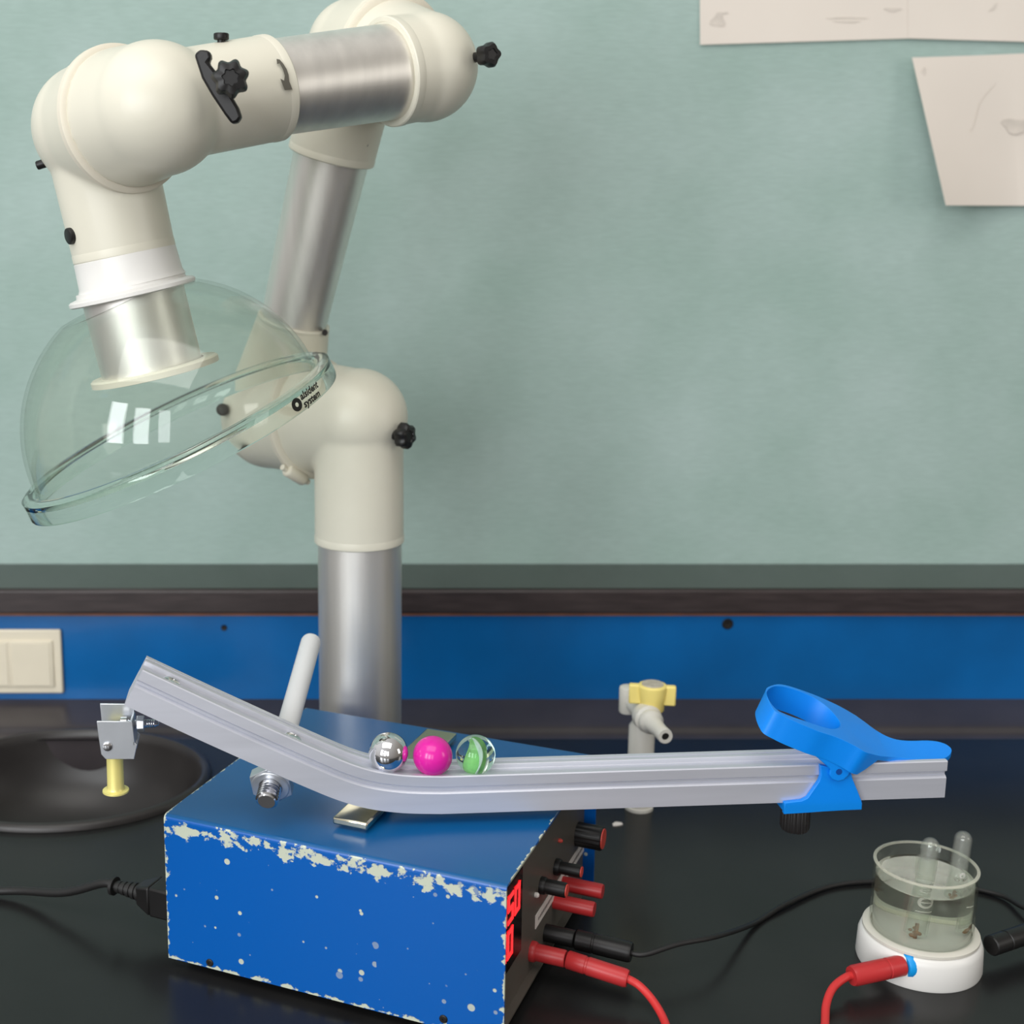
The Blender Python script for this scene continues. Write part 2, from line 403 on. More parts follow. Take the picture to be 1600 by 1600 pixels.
# sink let into the bench
sk = thing('cup_sink', 'black oval sink basin with a raised rim sunk into the bench at left', 'sink', (SC.x, SC.y, 0))
def sink():
    m = MB(); prof = [(1.035, .0005), (1.030, .0045), (1.005, .0075), (.975, .0075), (.955, .004), (.945, -.004), (.93, -.020), (.88, -.045), (.74, -.070), (.5, -.085), (.22, -.093), (.10, -.094), (.0, -.094)]
    u = []; N = 96; fs = []
    vs = []
    for q, h in prof:
        if q == 0: vs.append(Vector((SC.x, SC.y, h))); continue
        for k in range(N):
            a = 2*PI*k/N; vs.append(Vector((SC.x+SA*q*math.cos(a), SC.y+SB*q*math.sin(a), h)))
    n = len(prof)
    for i in range(n-2):
        for k in range(N):
            fs.append([i*N+k, i*N+(k+1) % N, (i+1)*N+(k+1) % N, (i+1)*N+k])
    for k in range(N): fs.append([(n-2)*N+k, (n-2)*N+(k+1) % N, (n-1)*N])
    return m.add(vs, fs)
put('basin', sink(), M['sinkmat'], sk, smooth=50)
dr = MB().lathe([(0, .004), (.006, .004), (.012, .003), (.016, 0)], (SC.x, SC.y, -.0935), (0, 0, 1), 24)
put('drain', dr, M['steel'], sk)

# light switch on the blue panel
def q4(px0, py0, px1, py1, Y): 
    a = ony(px0, py1, Y); b = ony(px1, py0, Y); return a, b
a, b = q4(-52, 1081, 96, 1081, Y_BLUE); b = ony(96, 982, Y_BLUE)
sw = thing('switch_plate', 'ivory double light switch plate mounted on the blue riser panel at far left', 'switch', ((a.x+b.x)/2, Y_BLUE, a.z))
put('frame', MB().aabox((a.x, Y_BLUE-.006, a.z), (b.x, Y_BLUE-.0002, b.z)), M['switch'], sw, bevel=.002)
for x0, x1 in ((-45, 18), (21, 84)):
    p, q = ony(x0, 1070, Y_BLUE), ony(x1, 998, Y_BLUE)
    rk = put('rocker', MB().aabox((p.x, Y_BLUE-.0085, p.z), (q.x, Y_BLUE-.005, q.z)), M['switch'], sw, bevel=.0012)
    d = .0024
    put('rocker_face', MB().aabox((p.x+d, Y_BLUE-.0093, p.z+d), (q.x-d*1.5, Y_BLUE-.0084, q.z-d)), M['switch'], rk, bevel=.0006)

# papers pinned on the wall
def sheet(name, pts, lift, label, res=48):
    """bilinear patch between 4 pixel corners (top-left, top-right, bottom-right, bottom-left), lifted off the wall"""
    c = [ony(x, y, Y_WALL-lift(u, v)) for (x, y), (u, v) in zip(pts, ((0, 0), (1, 0), (1, 1), (0, 1)))]; m = MB(); vs = []
    for j in range(res+1):
        for i in range(res+1):
            u, v = i/res, j/res
            p = (c[0]*(1-u)+c[1]*u)*(1-v) + (c[3]*(1-u)+c[2]*u)*v
            p.y = Y_WALL-lift(u, v); vs.append(p)
    fs = [[j*(res+1)+i, (j+1)*(res+1)+i, (j+1)*(res+1)+i+1, j*(res+1)+i+1] for j in range(res) for i in range(res)]
    m.add(vs, fs)
    o = put(name, m, M['paper'], smooth=180); o.data.polygons.foreach_set('use_smooth', [False]*len(o.data.polygons)); sd = o.modifiers.new('thickness', 'SOLIDIFY'); sd.thickness = .0004; sd.offset = 0
    tag(o, label, 'paper', 'papers on the teal wall'); return o, vs, res
def mark(parent, px, py, w_, h_, m_, off=.0018, Y=Y_WALL, name='pencil_mark', rot=0.):
    p = ony(px, py, Y-off); sx_, sz_ = mpx(w_, p)/2, mpx(h_, p)/2; pts = []
    for k in range(18):
        a = 2*PI*k/18; r = 1+.25*math.sin(3*a+px); x, z = sx_*r*math.cos(a), sz_*r*math.sin(a)
        pts.append((p.x+x*math.cos(rot)-z*math.sin(rot), Y-off, p.z+x*math.sin(rot)+z*math.cos(rot)))
    put(name, MB().prism(pts, (0, -.0002, 0)), m_, parent)
p1, _, _ = sheet('paper_sheet', [(1093, -150), (1422, -150), (1425, 60), (1094, 70)], lambda u, v: .0012+.002*v*v, 'white paper sheet at the top of the wall, left of the two upper sheets')
p2, _, _ = sheet('paper_sheet', [(1418, -150), (1760, -150), (1760, 70), (1419, 60)], lambda u, v: .0022+.002*v*v, 'white paper sheet in the top right corner, overlapping the sheet beside it')
def L1(px, py): v = (py+150)/215; return .0012+.002*v*v+.0006
def L2(px, py): v = (py+150)/215; return .0022+.002*v*v+.0006
def LIFT3(u, v): return 0.003+.045*max(0, 1-u*1.9)**1.5*(.25+.75*v)+.005*v
def L3(px, py):
    v = (py-88)/233; l = 1425+53*v; return LIFT3((px-l)/(1720-l), v)+.0007
for px, py, w_, h_, k, rot in ((1122, 32, 22, 20, 'pencildark', 0), (1130, 20, 18, 3, 'pencil', 0), (1322, 28, 60, 3, 'pencil', 0), (1325, 34, 40, 2.5, 'pencil', 0), (1395, 15, 26, 6, 'pencil', 0)):
    mark(p1, px, py, w_, h_, M[k], L1(px, py), rot=rot)
mark(p2, 1552, 12, 16, 5, M['pencil'], L2(1552, 12), rot=.8)
p3, _, _ = sheet('paper_sheet', [(1425, 90), (1720, 78), (1720, 322), (1478, 321)], LIFT3, 'curling white paper sheet below the upper sheets, its left edge lifted off the wall')
def arc_mark(parent, pts):
    m = MB(); vs = [ony(x, y, Y_WALL-L3(x, y)) for x, y in pts]; vs = catmull(vs, 6); d = Vector((.0006, 0, .0003)); k = len(vs)
    m.add([v-d for v in vs]+[v+d for v in vs], [[i, i+1, k+i+1, k+i] for i in range(k-1)])
    put('pencil_mark', m, M['pencil'], parent)
arc_mark(p3, [(1556, 130), (1532, 158), (1522, 190), (1515, 205)])
mark(p3, 1590, 196, 50, 22, M['pencildark'], L3(1590, 196)+.0012)
mark(p3, 1443, 112, 7, 12, M['pencil'], L3(1443, 112))

# ------------------------------------------------------------------ fume extraction arm
arm = thing('fume_extraction_arm', 'cream jointed fume extraction arm with metal tubes and a clear hood, behind the blue box', 'extraction arm', (-.026, 1.264, 0))
YC = 1.264
Plr = ony(561, 652, YC);  Pll = ony(425, 652, 1.345)          # lower joint: right and left halves
Pub = ony(556, 76, 1.275); Puf = ony(678, 90, 1.185)          # upper joint: rear and front halves
Pbr = ony(246, 170, 1.045); Pbl = ony(150, 200, 1.110)        # hand joint: front ball and rear half

def elbow(name, Cn, R, other, r_face, tdir, tlen, r_sock, rim=.003, r_sock0=None, lab=None):
    """moulded elbow: ball, flare to the joint face, socket for the tube"""
    a = (other-Cn); L = a.length/2; a.normalize(); t = Vector(tdir).normalized()
    m = MB().sphere(Cn, R, 48, 24)
    m.cyl(Cn, Cn+a*(L-.001), R*.985, r_face, 48)
    m.cyl(Cn, Cn+t*tlen, r_sock0 or R*.985, r_sock, 48)
    me = remeshed(m, .0022, 10)
    bm = bmesh.new(); bm.from_mesh(me); bpy.data.meshes.remove(me)
    x = MB(); e_ = Cn+t*(tlen-.010)        # crisp moulded end of the socket
    x.lathe([(r_sock-.006, .001), (r_sock-.0008, .001), (r_sock+.0003, .004), (r_sock+.0003, .0095), (r_sock-.0006, .0105), (r_sock-rim, .0105), (r_sock-rim-.0005, .004), (r_sock-.006, .004)], e_, t, 64, closed=True)
    tm = x.mesh('t'); bm.from_mesh(tm); bpy.data.meshes.remove(tm)
    out = bpy.data.meshes.new(name); bm.to_mesh(out); bm.free()
    return put(name, out, M['cream'], arm, smooth=40, label=lab)
def star_knob(px, py, Y, axis, rpx, L, parent, lobes=7, stem=None):
    p = ony(px, py, Y); ax = Vector(axis).normalized(); r = mpx(rpx, p)
    m = MB().lathe([(0, 0), (r*.80, 0), (r*.96, L*.2), (r*.96, L*.7), (r*.80, L*.95), (r*.45, L), (r*.4, L*.92), (0, L*.92)], p, ax, 84, scale_fn=lambda a: 1+.11*math.cos(lobes*a))
    m.cyl(p-ax*(stem or L*.8), p, r*.40, r*.45, 20)
    return put('star_knob', m, M['blackplastic'], parent, smooth=50)

# column
zc_top = ony(563, 838, YC).z
rc = mpx(65, ony(563, 950, YC))
xc = ony(562.5, 950, YC).x
Plr.x = xc - .0005
m = MB().lathe([(0, .002), (rc, .002), (rc, zc_top), (0, zc_top)], (xc, YC, 0), (0, 0, 1), 64)
put('column_tube', m, M['alu'], arm, label='brushed metal column')
put('base_flange', MB().lathe([(0, .0), (rc*1.5, .0), (rc*1.5, .005), (rc*1.42, .007), (rc*1.04, .008), (rc*1.0, .014), (0, .014)], (xc, YC, 0), (0, 0, 1), 64), M['cream'], arm)
z_s = ony(563, 845, YC).z
elow = elbow('elbow', Plr, mpx(77, Plr), Pll, mpx(91, Plr), (0, 0, -1), Plr.z-z_s, mpx(71, Plr), r_sock0=mpx(70, Plr), lab='cream elbow on top of the column')
# mid tube
tm_dir = (Pub-Pll).normalized()
rt0 = mpx(51, ony(465, 495, 1.335)); rt1 = mpx(60, ony(515, 240, 1.29))
def along(A, B, py):      # point of segment A-B seen at image row py
    lo, hi = 0., 1.
    for _ in range(40):
        mid = (lo+hi)/2; p = A+(B-A)*mid
        d = depth(p); yy = CY - FPX*(p.y*_s+(p.z-H)*_c)/d
        if yy > py: lo = mid
        else: hi = mid
    return A+(B-A)*lo
Pm0 = along(Pll, Pub, 500); Pm1 = along(Pll, Pub, 244)
put('middle_tube', MB().cyl(Pm0-tm_dir*.006, Pm1+tm_dir*.006, rt0, rt1, 64), M['alu'], arm, label='brushed metal middle tube')
ell = elbow('elbow', Pll, mpx(80, Pll), Plr, mpx(88, Pll), tm_dir, (Pm0-Pll).length, rt0+.0035, lab='cream elbow half seen through the hood')
eub = elbow('elbow', Pub, mpx(76, Pub), Puf, mpx(92, Pub), -tm_dir, (Pm1-Pub).length, rt1+.005, lab='cream elbow at the top of the middle tube')
# upper tube
Ptl = ony(424, 138, 1.102); Ptr = ony(612, 112, 1.166)
tu = (Ptr-Ptl).normalized()
Pfr = Ptr + tu*.034                                   # where the front half really sits
Puf = Pfr.copy()
Pbc = Ptl - tu*((Ptl-Pbr).length)
ru = mpx(73, Ptl); ru1 = mpx(73, Ptr)
put('upper_tube', MB().cyl(Ptl-tu*.006, Ptr+tu*.010, ru, ru1, 64), M['alu'], arm, label='brushed metal upper tube')
euf = elbow('elbow', Puf, mpx(84, Puf), Pub, mpx(94, Puf), -tu, (Puf-Ptr).length+.004, ru1+.0055, rim=.004, r_sock0=mpx(80, Puf), lab='cream elbow where the upper tube ends')
ebr = elbow('elbow', Pbr, mpx(104, Pbr), Pbl, mpx(111, Pbr), (Ptl-Pbr), (Ptl-Pbr).length, ru+.004, r_sock0=mpx(84, Pbr), lab='large cream ball elbow above the hood')
# hand joint rear half and its socket
Ptip = ony(195, 398, 1.110)
td = (Ptip-Pbl).normalized()
ebl = elbow('elbow', Pbl, mpx(99, Pbl), Pbr, mpx(110, Pbl), td, (Ptip-Pbl).length, mpx(80, Ptip), r_sock0=mpx(84, Pbl), lab='cream elbow holding the clear hood')
# clamp rings
def clamp(A, B, rpx, parent, t=.5, lug=None, hw=.0045):
    c = A+(B-A)*t; ax = (B-A).normalized()
    m = MB().ring(c, ax, mpx(rpx, c)-.006, hw, .0095, 80)
    if lug is not None:
        d = (lug-c); d -= ax*d.dot(ax); d.normalize(); q = c+d*(mpx(rpx, c)+.004); tt = ax.cross(d)
        m.cyl(q-tt*.013, q+tt*.013, .0065, None, 20, bev=.002); m.cyl(q-tt*.019, q+tt*.019, .003, None, 12)
    return put('clamp_ring', m, M['creamwarm'], parent, smooth=50)
clamp(Plr, Pll, 91, elow, .5, lug=ony(463, 755, 1.27))
clamp(Pub, Puf, 94, eub, .55)
clamp(Pbr, Pbl, 108, ebr, .52)
# knobs, screws
k1 = star_knob(360, 125, Pbr.y-.058, (.12, -1, .02), 28, .017, ebr)
pk = ony(338, 136, Pbr.y-.040)
hp = [ony(x, y, Pbr.y-.052) for x, y in ((303, 85), (312, 77), (327, 79), (330, 90), (325, 97), (345, 122), (372, 168), (377, 183), (371, 191), (362, 194), (350, 178), (330, 148), (315, 122))]
put('clamp_handle', MB().prism(hp, (0, .012, 0)), M['blackplastic'], ebr, bevel=.002, label='black lever clamp behind the star knob')
p = ony(342, 71, 1.07); q = p+Vector((.002, 0, .008))
put('thumb_screw', MB().cyl(p-Vector((0, 0, .012)), q-Vector((0, 0, .004)), .003, None, 12).cyl(q-Vector((0, 0, .004)), q+Vector((0, 0, .001)), mpx(12, p), None, 20, bev=.001), M['blackplastic'], ebr)
star_knob(757, 87, Puf.y-.030, (.45, -.88, .0), 18.5, .013, euf, 5, stem=.03)
star_knob(625, 680, YC-.032, (.80, -.60, 0), 20, .012, elow, 6, stem=.02)
put('screw_head', MB().cyl(ony(352, 640, 1.33), ony(347, 640, 1.308), .0055, .0062, 20, bev=.002), M['blackplastic'], ell)
ca = along(Ptip, Pbl, 355); cn = Vector((-.80, -.60, 0)); cn = (cn-td*cn.dot(td)).normalized(); p = ca+cn*mpx(83, ca)
put('cap', MB().cyl(p-cn*.006, p+cn*.0022, mpx(13, p), None, 24, bev=.001), M['blackplastic'], ebl)
p = ony(61, 257, 1.11); put('thumb_screw', MB().cyl(p+Vector((.008, 0, .002)), p+Vector((-.002, 0, -.001)), mpx(7, p), None, 16, bev=.001), M['blackplastic'], ebl)
for px, py, Y, par in ((570, 226, Pm1.y-.030, eub), (507, 520, Pm0.y-.0215, ell)):
    p = ony(px, py, Y); put('screw', MB().cyl(p+Vector((0, .008, 0)), p+Vector((.0005, -.001, 0)), mpx(4.5, p), None, 14), M['screwhole'], par)
p = ony(463, 752, 1.245)

# turning arrow printed on the socket
def wrap_arrow():
    ctr = Ptl; ax = tu; up = (Vector((0, 0, 1))-ax*ax.z).normalized(); fr = up.cross(ax)
    if fr.y > 0: fr = -fr
    r = ru + .0061
    # (x along axis, angle from front upward) by pixel rows
    L = [(432, 92), (437, 93), (443, 100), (448, 108), (451, 117), (452, 127), (457, 140), (445, 141), (438, 123), (444, 126), (445, 118), (442, 108), (437, 99), (433, 100)]
    def P(px, py):
        lo = ony(px, py, ctr.y-r)    # project onto the cylinder by iteration
        for k in range(12):
            rel = lo-ctr; al = ax*rel.dot(ax); rad = rel-al; n = rad.normalized()
            lo = onpl(px, py, ctr+al+n*r, n)
        return lo
    vs = [P(*p) for p in L]
    return MB().add(vs, [[0, 1, 13], [1, 2, 12, 13], [2, 3, 11, 12], [3, 4, 10, 11], [4, 5, 9, 10], [5, 6, 7], [5, 7, 9], [9, 7, 8]])
put('arrow_mark', wrap_arrow(), M['greyink'], ebr, smooth=180, label='grey printed turning arrow')

# hood
HY = 1.110
Hc = ony(276, 668, HY)                       # centre of the rim
rr_ = mpx(262, Hc)
def axis_from(px0, py0, px1, py1, Y0, Y1):
    return (ony(px1, py1, Y1)-ony(px0, py0, Y0)).normalized()
ax_d = Vector((.405, .075, -.91)).normalized()
hood = MB()
rd = mpx(238, Hc)
apex_h = mpx(214, Hc)
prof = []
th0 = math.asin(min(1, mpx(90, Hc)/rd))
for k in range(41):
    a = th0 + (PI/2-th0)*k/40
    prof.append((rd*math.sin(a)*1.0, -apex_h*math.cos(a)/math.cos(th0)))
inner = [(r-.0028, h+.0012 if i < 40 else h) for i, (r, h) in enumerate(prof)]
hood.lathe(prof + [(rd-.0028, 0.)] + inner[:-1][::-1], Hc, ax_d, 128, closed=True)
ho = put('hood', hood, M['acrylic'], arm, smooth=60, label='clear plastic dome hood')
rim = MB().lathe([(rd-.001, -.001), (rd+.004, -.0035), (rr_-.004, -.0035), (rr_, -.0012), (rr_+.0003, .0135), (rr_-.0005, .0150), (rr_-.0032, .0150), (rr_-.0038, .0035), (rd+.004, .001), (rd-.0028, .001)], Hc, ax_d, 128, closed=True)
put('hood_rim', rim, M['rimglass'], ho, smooth=40)
# collar, flange, inner tube
Pf = ony(207, 456, 1.110)
ax_t = (ony(243, 580, 1.110)-ony(197, 400, 1.110)).normalized()
Pc0 = Ptip
rcol = mpx(80, Pf)
L1 = (Pf-Pc0).dot(ax_t)
put('collar', MB().lathe([(0, -.002), (rcol-.002, -.002), (rcol, 0), (rcol+.001, L1-.010), (rcol+.003, L1-.006), (0, L1-.006)], Pc0, ax_t, 64), M['white'], arm, label='white collar between elbow and hood')
rfl = mpx(100, Pf)
put('flange', MB().lathe([(0, -.007), (rcol+.003, -.007), (rcol+.0035, -.0035), (rfl*.97, -.0022), (rfl, -.0008), (rfl, .002), (rfl*.96, .003), (0, .003)], Pf, ax_t, 64), M['white'], arm, label='white flange capping the hood')
Pe = ony(242, 578, 1.110); rin = mpx(79, Pe)
put('inlet_tube', MB().lathe([(rin, .0), (rin, (Pe-Pf).length), (rin-.002, (Pe-Pf).length), (rin-.002, 0)], Pf, ax_t, 64, closed=True), M['alu'], arm, label='brushed metal inlet tube inside the hood')
put('inlet_ring', MB().lathe([(rin, -.0025), (rin+.010, -.0025), (mpx(101, Pe), -.001), (mpx(101, Pe), .0035), (rin+.008, .004), (rin, .002)], Pe, ax_t, 64, closed=True), M['creamwarm'], arm, label='cream ring at the mouth of the inlet tube')
# printing on the rim
def on_rim(lx, ly, ang0):
    """lx: metres along the rim, ly: metres up the rim wall (towards the apex)"""
    e2 = (Vector((0, -1, 0)) - ax_d*ax_d.dot(Vector((0, -1, 0)))).normalized()
    e1 = ax_d.cross(e2)
    if e1.x < 0: e1 = -e1
    R = rr_+.0012; a = ang0 - lx/R
    return Hc + (e1*math.cos(a)+e2*math.sin(a))*R + ax_d*(.0062-ly)
A0 = math.radians(41)
ink = MB()
for txt, ly in (('alsident', -.0002), ('system', -.0068)):
    vs, fs = text_mesh(txt, .0078, .15)
    ink.add([on_rim(v.x*1.15+.0125, v.y+ly, A0) for v in vs], fs)
N = 28
vs = []
for k in range(N):
    a = 2*PI*k/N; vs.append(on_rim(.006+.0058*math.cos(a), -.001+.0052*math.sin(a), A0)); vs.append(on_rim(.006+.0018*math.cos(a), -.001+.0018*math.sin(a), A0))
ink.add(vs, [[2*k, (2*k+2) % (2*N), (2*k+3) % (2*N), 2*k+1] for k in range(N)])
put('rim_print', ink, M['blackink'], ho, smooth=180, label='small black print on the hood rim')

# ------------------------------------------------------------------ blue power supply
BYAW = -.4118; BL, BW, BZ0, BH = .2812, .249, .008, .123
B0 = Vector((-.1721, .9756, 0))
def chip_mat(name, side):
    base = lin((0, 88, 172)) if side else lin((8, 86, 143))  # one paint; the top's base is darkened to allow for its wall reflection
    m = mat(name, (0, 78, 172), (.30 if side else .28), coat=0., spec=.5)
    n = m.node_tree; b = n.nodes['Principled BSDF']
    t = n.nodes.new('ShaderNodeTexCoord'); s_ = n.nodes.new('ShaderNodeSeparateXYZ'); n.links.new(t.outputs['Object'], s_.inputs[0])
    def mth(op, x, y=None, clamp=False):
        k = n.nodes.new('ShaderNodeMath'); k.operation = op; k.use_clamp = clamp
        for i, v in enumerate((x, y)):
            if v is None: continue
            if isinstance(v, (int, float)): k.inputs[i].default_value = v
            else: n.links.new(v, k.inputs[i])
        return k.outputs[0]
    X, Yv, Z = s_.outputs
    dl = mth('ABSOLUTE', X); dr_ = mth('ABSOLUTE', mth('SUBTRACT', X, BL))
    if side:
        dt = mth('ABSOLUTE', mth('SUBTRACT', Z, BZ0+BH-.009)); db = mth('ABSOLUTE', mth('SUBTRACT', Z, BZ0+.001))
        top = mth('DIVIDE', dt, .0075)
        ed = mth('MINIMUM', top, mth('MINIMUM', mth('DIVIDE', mth('MINIMUM', dl, dr_), .0022), mth('DIVIDE', db, .0022)))
    else:
        ed = mth('DIVIDE', mth('MINIMUM', mth('MINIMUM', dl, dr_), mth('ABSOLUTE', mth('SUBTRACT', Yv, BW))), .0012)
    ed = mth('MINIMUM', ed, 3.)
    if side: ed = mth('ADD', ed, mth('MULTIPLY', mth('GREATER_THAN', Yv, .1), 3.))
    mp = n.nodes.new('ShaderNodeMapping'); mp.inputs['Scale'].default_value = (.75, 1, 1); n.links.new(t.outputs['Object'], mp.inputs[0])
    n1 = n.nodes.new('ShaderNodeTexNoise'); n1.inputs['Scale'].default_value = 105; n1.inputs['Detail'].default_value = 4; n1.inputs['Roughness'].default_value = .6
    n.links.new(mp.outputs[0], n1.inputs['Vector'])
    # threshold rises away from the edges
    thr = mth('ADD', .44, mth('MULTIPLY', ed, .125))
    f1 = mth('MULTIPLY', mth('SUBTRACT', n1.outputs[0], thr), 22, True)
    # scattered specks
    vo = n.nodes.new('ShaderNodeTexVoronoi'); vo.inputs['Scale'].default_value = 105; n.links.new(t.outputs['Object'], vo.inputs['Vector'])
    n2 = n.nodes.new('ShaderNodeTexNoise'); n2.inputs['Scale'].default_value = 13; n2.inputs['Detail'].default_value = 1; n.links.new(t.outputs['Object'], n2.inputs['Vector'])
    rad = mth('MULTIPLY', mth('SUBTRACT', n2.outputs[0], .27), 1.1 if side else .0)
    sep = n.nodes.new('ShaderNodeSeparateColor'); n.links.new(vo.outputs['Color'], sep.inputs[0])
    rad = mth('MULTIPLY', rad, mth('POWER', sep.outputs[0], 1.6))
    f2 = mth('MULTIPLY', mth('SUBTRACT', rad, vo.outputs['Distance']), 22, True)
    f2 = mth('MULTIPLY', f2, mth('ADD', .35, mth('MULTIPLY', sep.outputs[1], .65)))
    f = mth('MAXIMUM', f1, f2)
    x = n.nodes.new('ShaderNodeMix'); x.data_type = 'RGBA'; n.links.new(f, x.inputs[0]); x.inputs[6].default_value = base; x.inputs[7].default_value = lin((196, 202, 184))
    n.links.new(x.outputs[2], b.inputs['Base Color'])
    bp = n.nodes.new('ShaderNodeBump'); bp.inputs['Strength'].default_value = .5; bp.inputs['Distance'].default_value = -.0004
    n.links.new(f, bp.inputs['Height']); n.links.new(bp.outputs[0], b.inputs['Normal'])
    return m
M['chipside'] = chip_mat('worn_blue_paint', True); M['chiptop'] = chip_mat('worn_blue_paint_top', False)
ps = thing('power_supply', 'worn blue metal power supply box with chipped paint and a dark front panel', 'power supply', B0, BYAW)
ZT = BZ0+BH
def cover():
    m = MB(); rr = .004; T = .0018; n = 5
    # U profile in (b, z): outer then inner, swept along a
    out = [(0, BZ0)] + [(rr-rr*math.cos(PI/2*k/n), ZT-rr+rr*math.sin(PI/2*k/n)) for k in range(n+1)] + [(BW-rr+rr*math.sin(PI/2*k/n), ZT-rr+rr*math.cos(PI/2*k/n)) for k in range(n+1)] + [(BW, BZ0)]
    inn = [(BW-T, BZ0), (BW-T, ZT-T), (T, ZT-T), (T, BZ0)]
    pf = out+inn; k = len(pf)
    vs = [Vector((0, b, z)) for b, z in pf] + [Vector((BL, b, z)) for b, z in pf]
    for i in range(k):
        j = (i+1) % k; b0, z0 = pf[i]; b1, z1 = pf[j]
        topf = (z0 > ZT-rr*.45 and z1 > ZT-rr*.45) and i < len(out)
        m.add([vs[i], vs[j], vs[j+k], vs[i+k]], [[0, 3, 2, 1]], 1 if topf else 0)
    for s_ in (0, 1):   # end edges of the sheet as three strips
        o = s_*k; no = len(out)
        c = [vs[o+i] for i in range(k)]
        faces = []
        h = no//2
        q1 = [c[i] for i in range(0, 4)] + [c[no+2], c[no+3]]
        q2 = [c[i] for i in range(3, no-3)] + [c[no+1], c[no+2]]
        q3 = [c[i] for i in range(no-4, no)] + [c[no], c[no+1]]
        for q in (q1, q2, q3):
            m.add(q, [list(range(len(q))) if s_ == 0 else list(range(len(q)))[::-1]], 0)
    return m
put('cover', cover(), [M['chipside'], M['chiptop']], ps, local=True, smooth=30)
PA = BL-.010     # panel plane
put('front_panel', MB().aabox((PA-.003, .0022, BZ0+.001), (PA, BW-.0022, ZT-.0022)), M['panel'], ps, local=True, label='dark grey front panel')
put('rear_panel', MB().aabox((.006, .0022, BZ0+.001), (.009, BW-.0022, ZT-.0022)), M['panel'], ps, local=True)
put('base_plate', MB().aabox((.004, .0022, BZ0+.0005), (BL-.004, BW-.0022, BZ0+.0025)), M['panel'], ps, local=True)
for a_, b_ in ((.03, .03), (BL-.03, .03), (.03, BW-.03), (BL-.03, BW-.03)):
    put('foot', MB().lathe([(0, 0), (.008, 0), (.0095, .002), (.0095, BZ0+.0005), (0, BZ0+.0005)], (a_, b_, 0), (0, 0, 1), 20), M['blackrubber'], ps, local=True)
BM = Matrix.Translation(B0) @ Matrix.Rotation(BYAW, 4, 'Z'); BI = BM.inverted()
XA = (BM.to_3x3() @ Vector((1, 0, 0))); XB = (BM.to_3x3() @ Vector((0, 1, 0)))
def on_panel(px, py, off=0.):       # point of the front panel (box coordinates) seen at a pixel
    return BI @ onpl(px, py, BM @ Vector((PA+off, 0, 0)), XA)
def on_side(px, py): return BI @ onpl(px, py, BM @ Vector((0, 0, 0)), XB)
def on_top(px, py, z=ZT): return BI @ onz(px, py, z)
for px, py in ((328, 1504), (693, 1592)):
    p = on_side(px, py); p.y = 0
    put('screw', MB().lathe([(0, -.001), (.0032, -.001), (.0032, .0006), (.0024, .0012), (.0010, .0012), (.0008, .0004), (0, .0004)], p, (0, -1, 0), 20), M['screwhole'], ps, local=True)
# flat carrying handle across the top
h0, h1 = on_top(556, 1279, ZT+.006), on_top(683, 1152, ZT+.006)
ac = (h0.x+h1.x)/2
hnd = MB().aabox((ac-.0145, h0.y-.010, ZT+.0030), (ac+.0145, h1.y+.010, ZT+.0088))
HB0, HB1 = h0.y-.010, h1.y+.010
hd = put('handle', hnd, M['chromehandle'], ps, local=True, bevel=.0014, label='flat nickel carrying handle')
for b_ in (HB0+.016, HB1-.016):
    put('handle_mount', MB().aabox((ac-.009, b_-.006, ZT-.0005), (ac+.009, b_+.006, ZT+.003)), M['steel'], hd, local=True).matrix_parent_inverse = Matrix.Identity(4)
# display
dz0, dz1 = on_panel(803, 1480).z, on_panel(829, 1368).z
d0, d1 = on_panel(799, 1400).y, on_panel(834, 1405).y
dsp = put('display', MB().aabox((PA-.001, .006, .044), (PA+.0012, .066, .112)), M['displaydark'], ps, local=True, label='dark display window')
def seg7(ch, b0, z0, w_, h_, m):
    on = {'0': 'abcdef', '1': 'bc', '2': 'abged', '5': 'afgcd', '8': 'abcdefg', '3': 'abgcd', '4': 'fgbc', '7': 'abc', '6': 'afgedc', '9': 'abfgcd'}[ch]
    t = w_*.31
    R = {'a': (0, h_-t, w_, h_), 'b': (w_-t, h_/2, w_, h_), 'c': (w_-t, 0, w_, h_/2), 'd': (0, 0, w_, t), 'e': (0, 0, t, h_/2), 'f': (0, h_/2, t, h_), 'g': (0, h_/2-t/2, w_, h_/2+t/2)}
    for k in on:
        x0, y0, x1, y1 = R[k]; g = t*.08
        m.aabox((PA+.0008, b0+x0+g, z0+y0+g), (PA+.0018, b0+x1-g, z0+y1-g))
for row, z0 in (('150', .0815), ('80', .0535)):
    for i, ch in enumerate(row):
        m = MB(); seg7(ch, .0155+i*.0155, z0, .0132, .0235, m); put('digit', m, M['digits'], dsp, local=True)
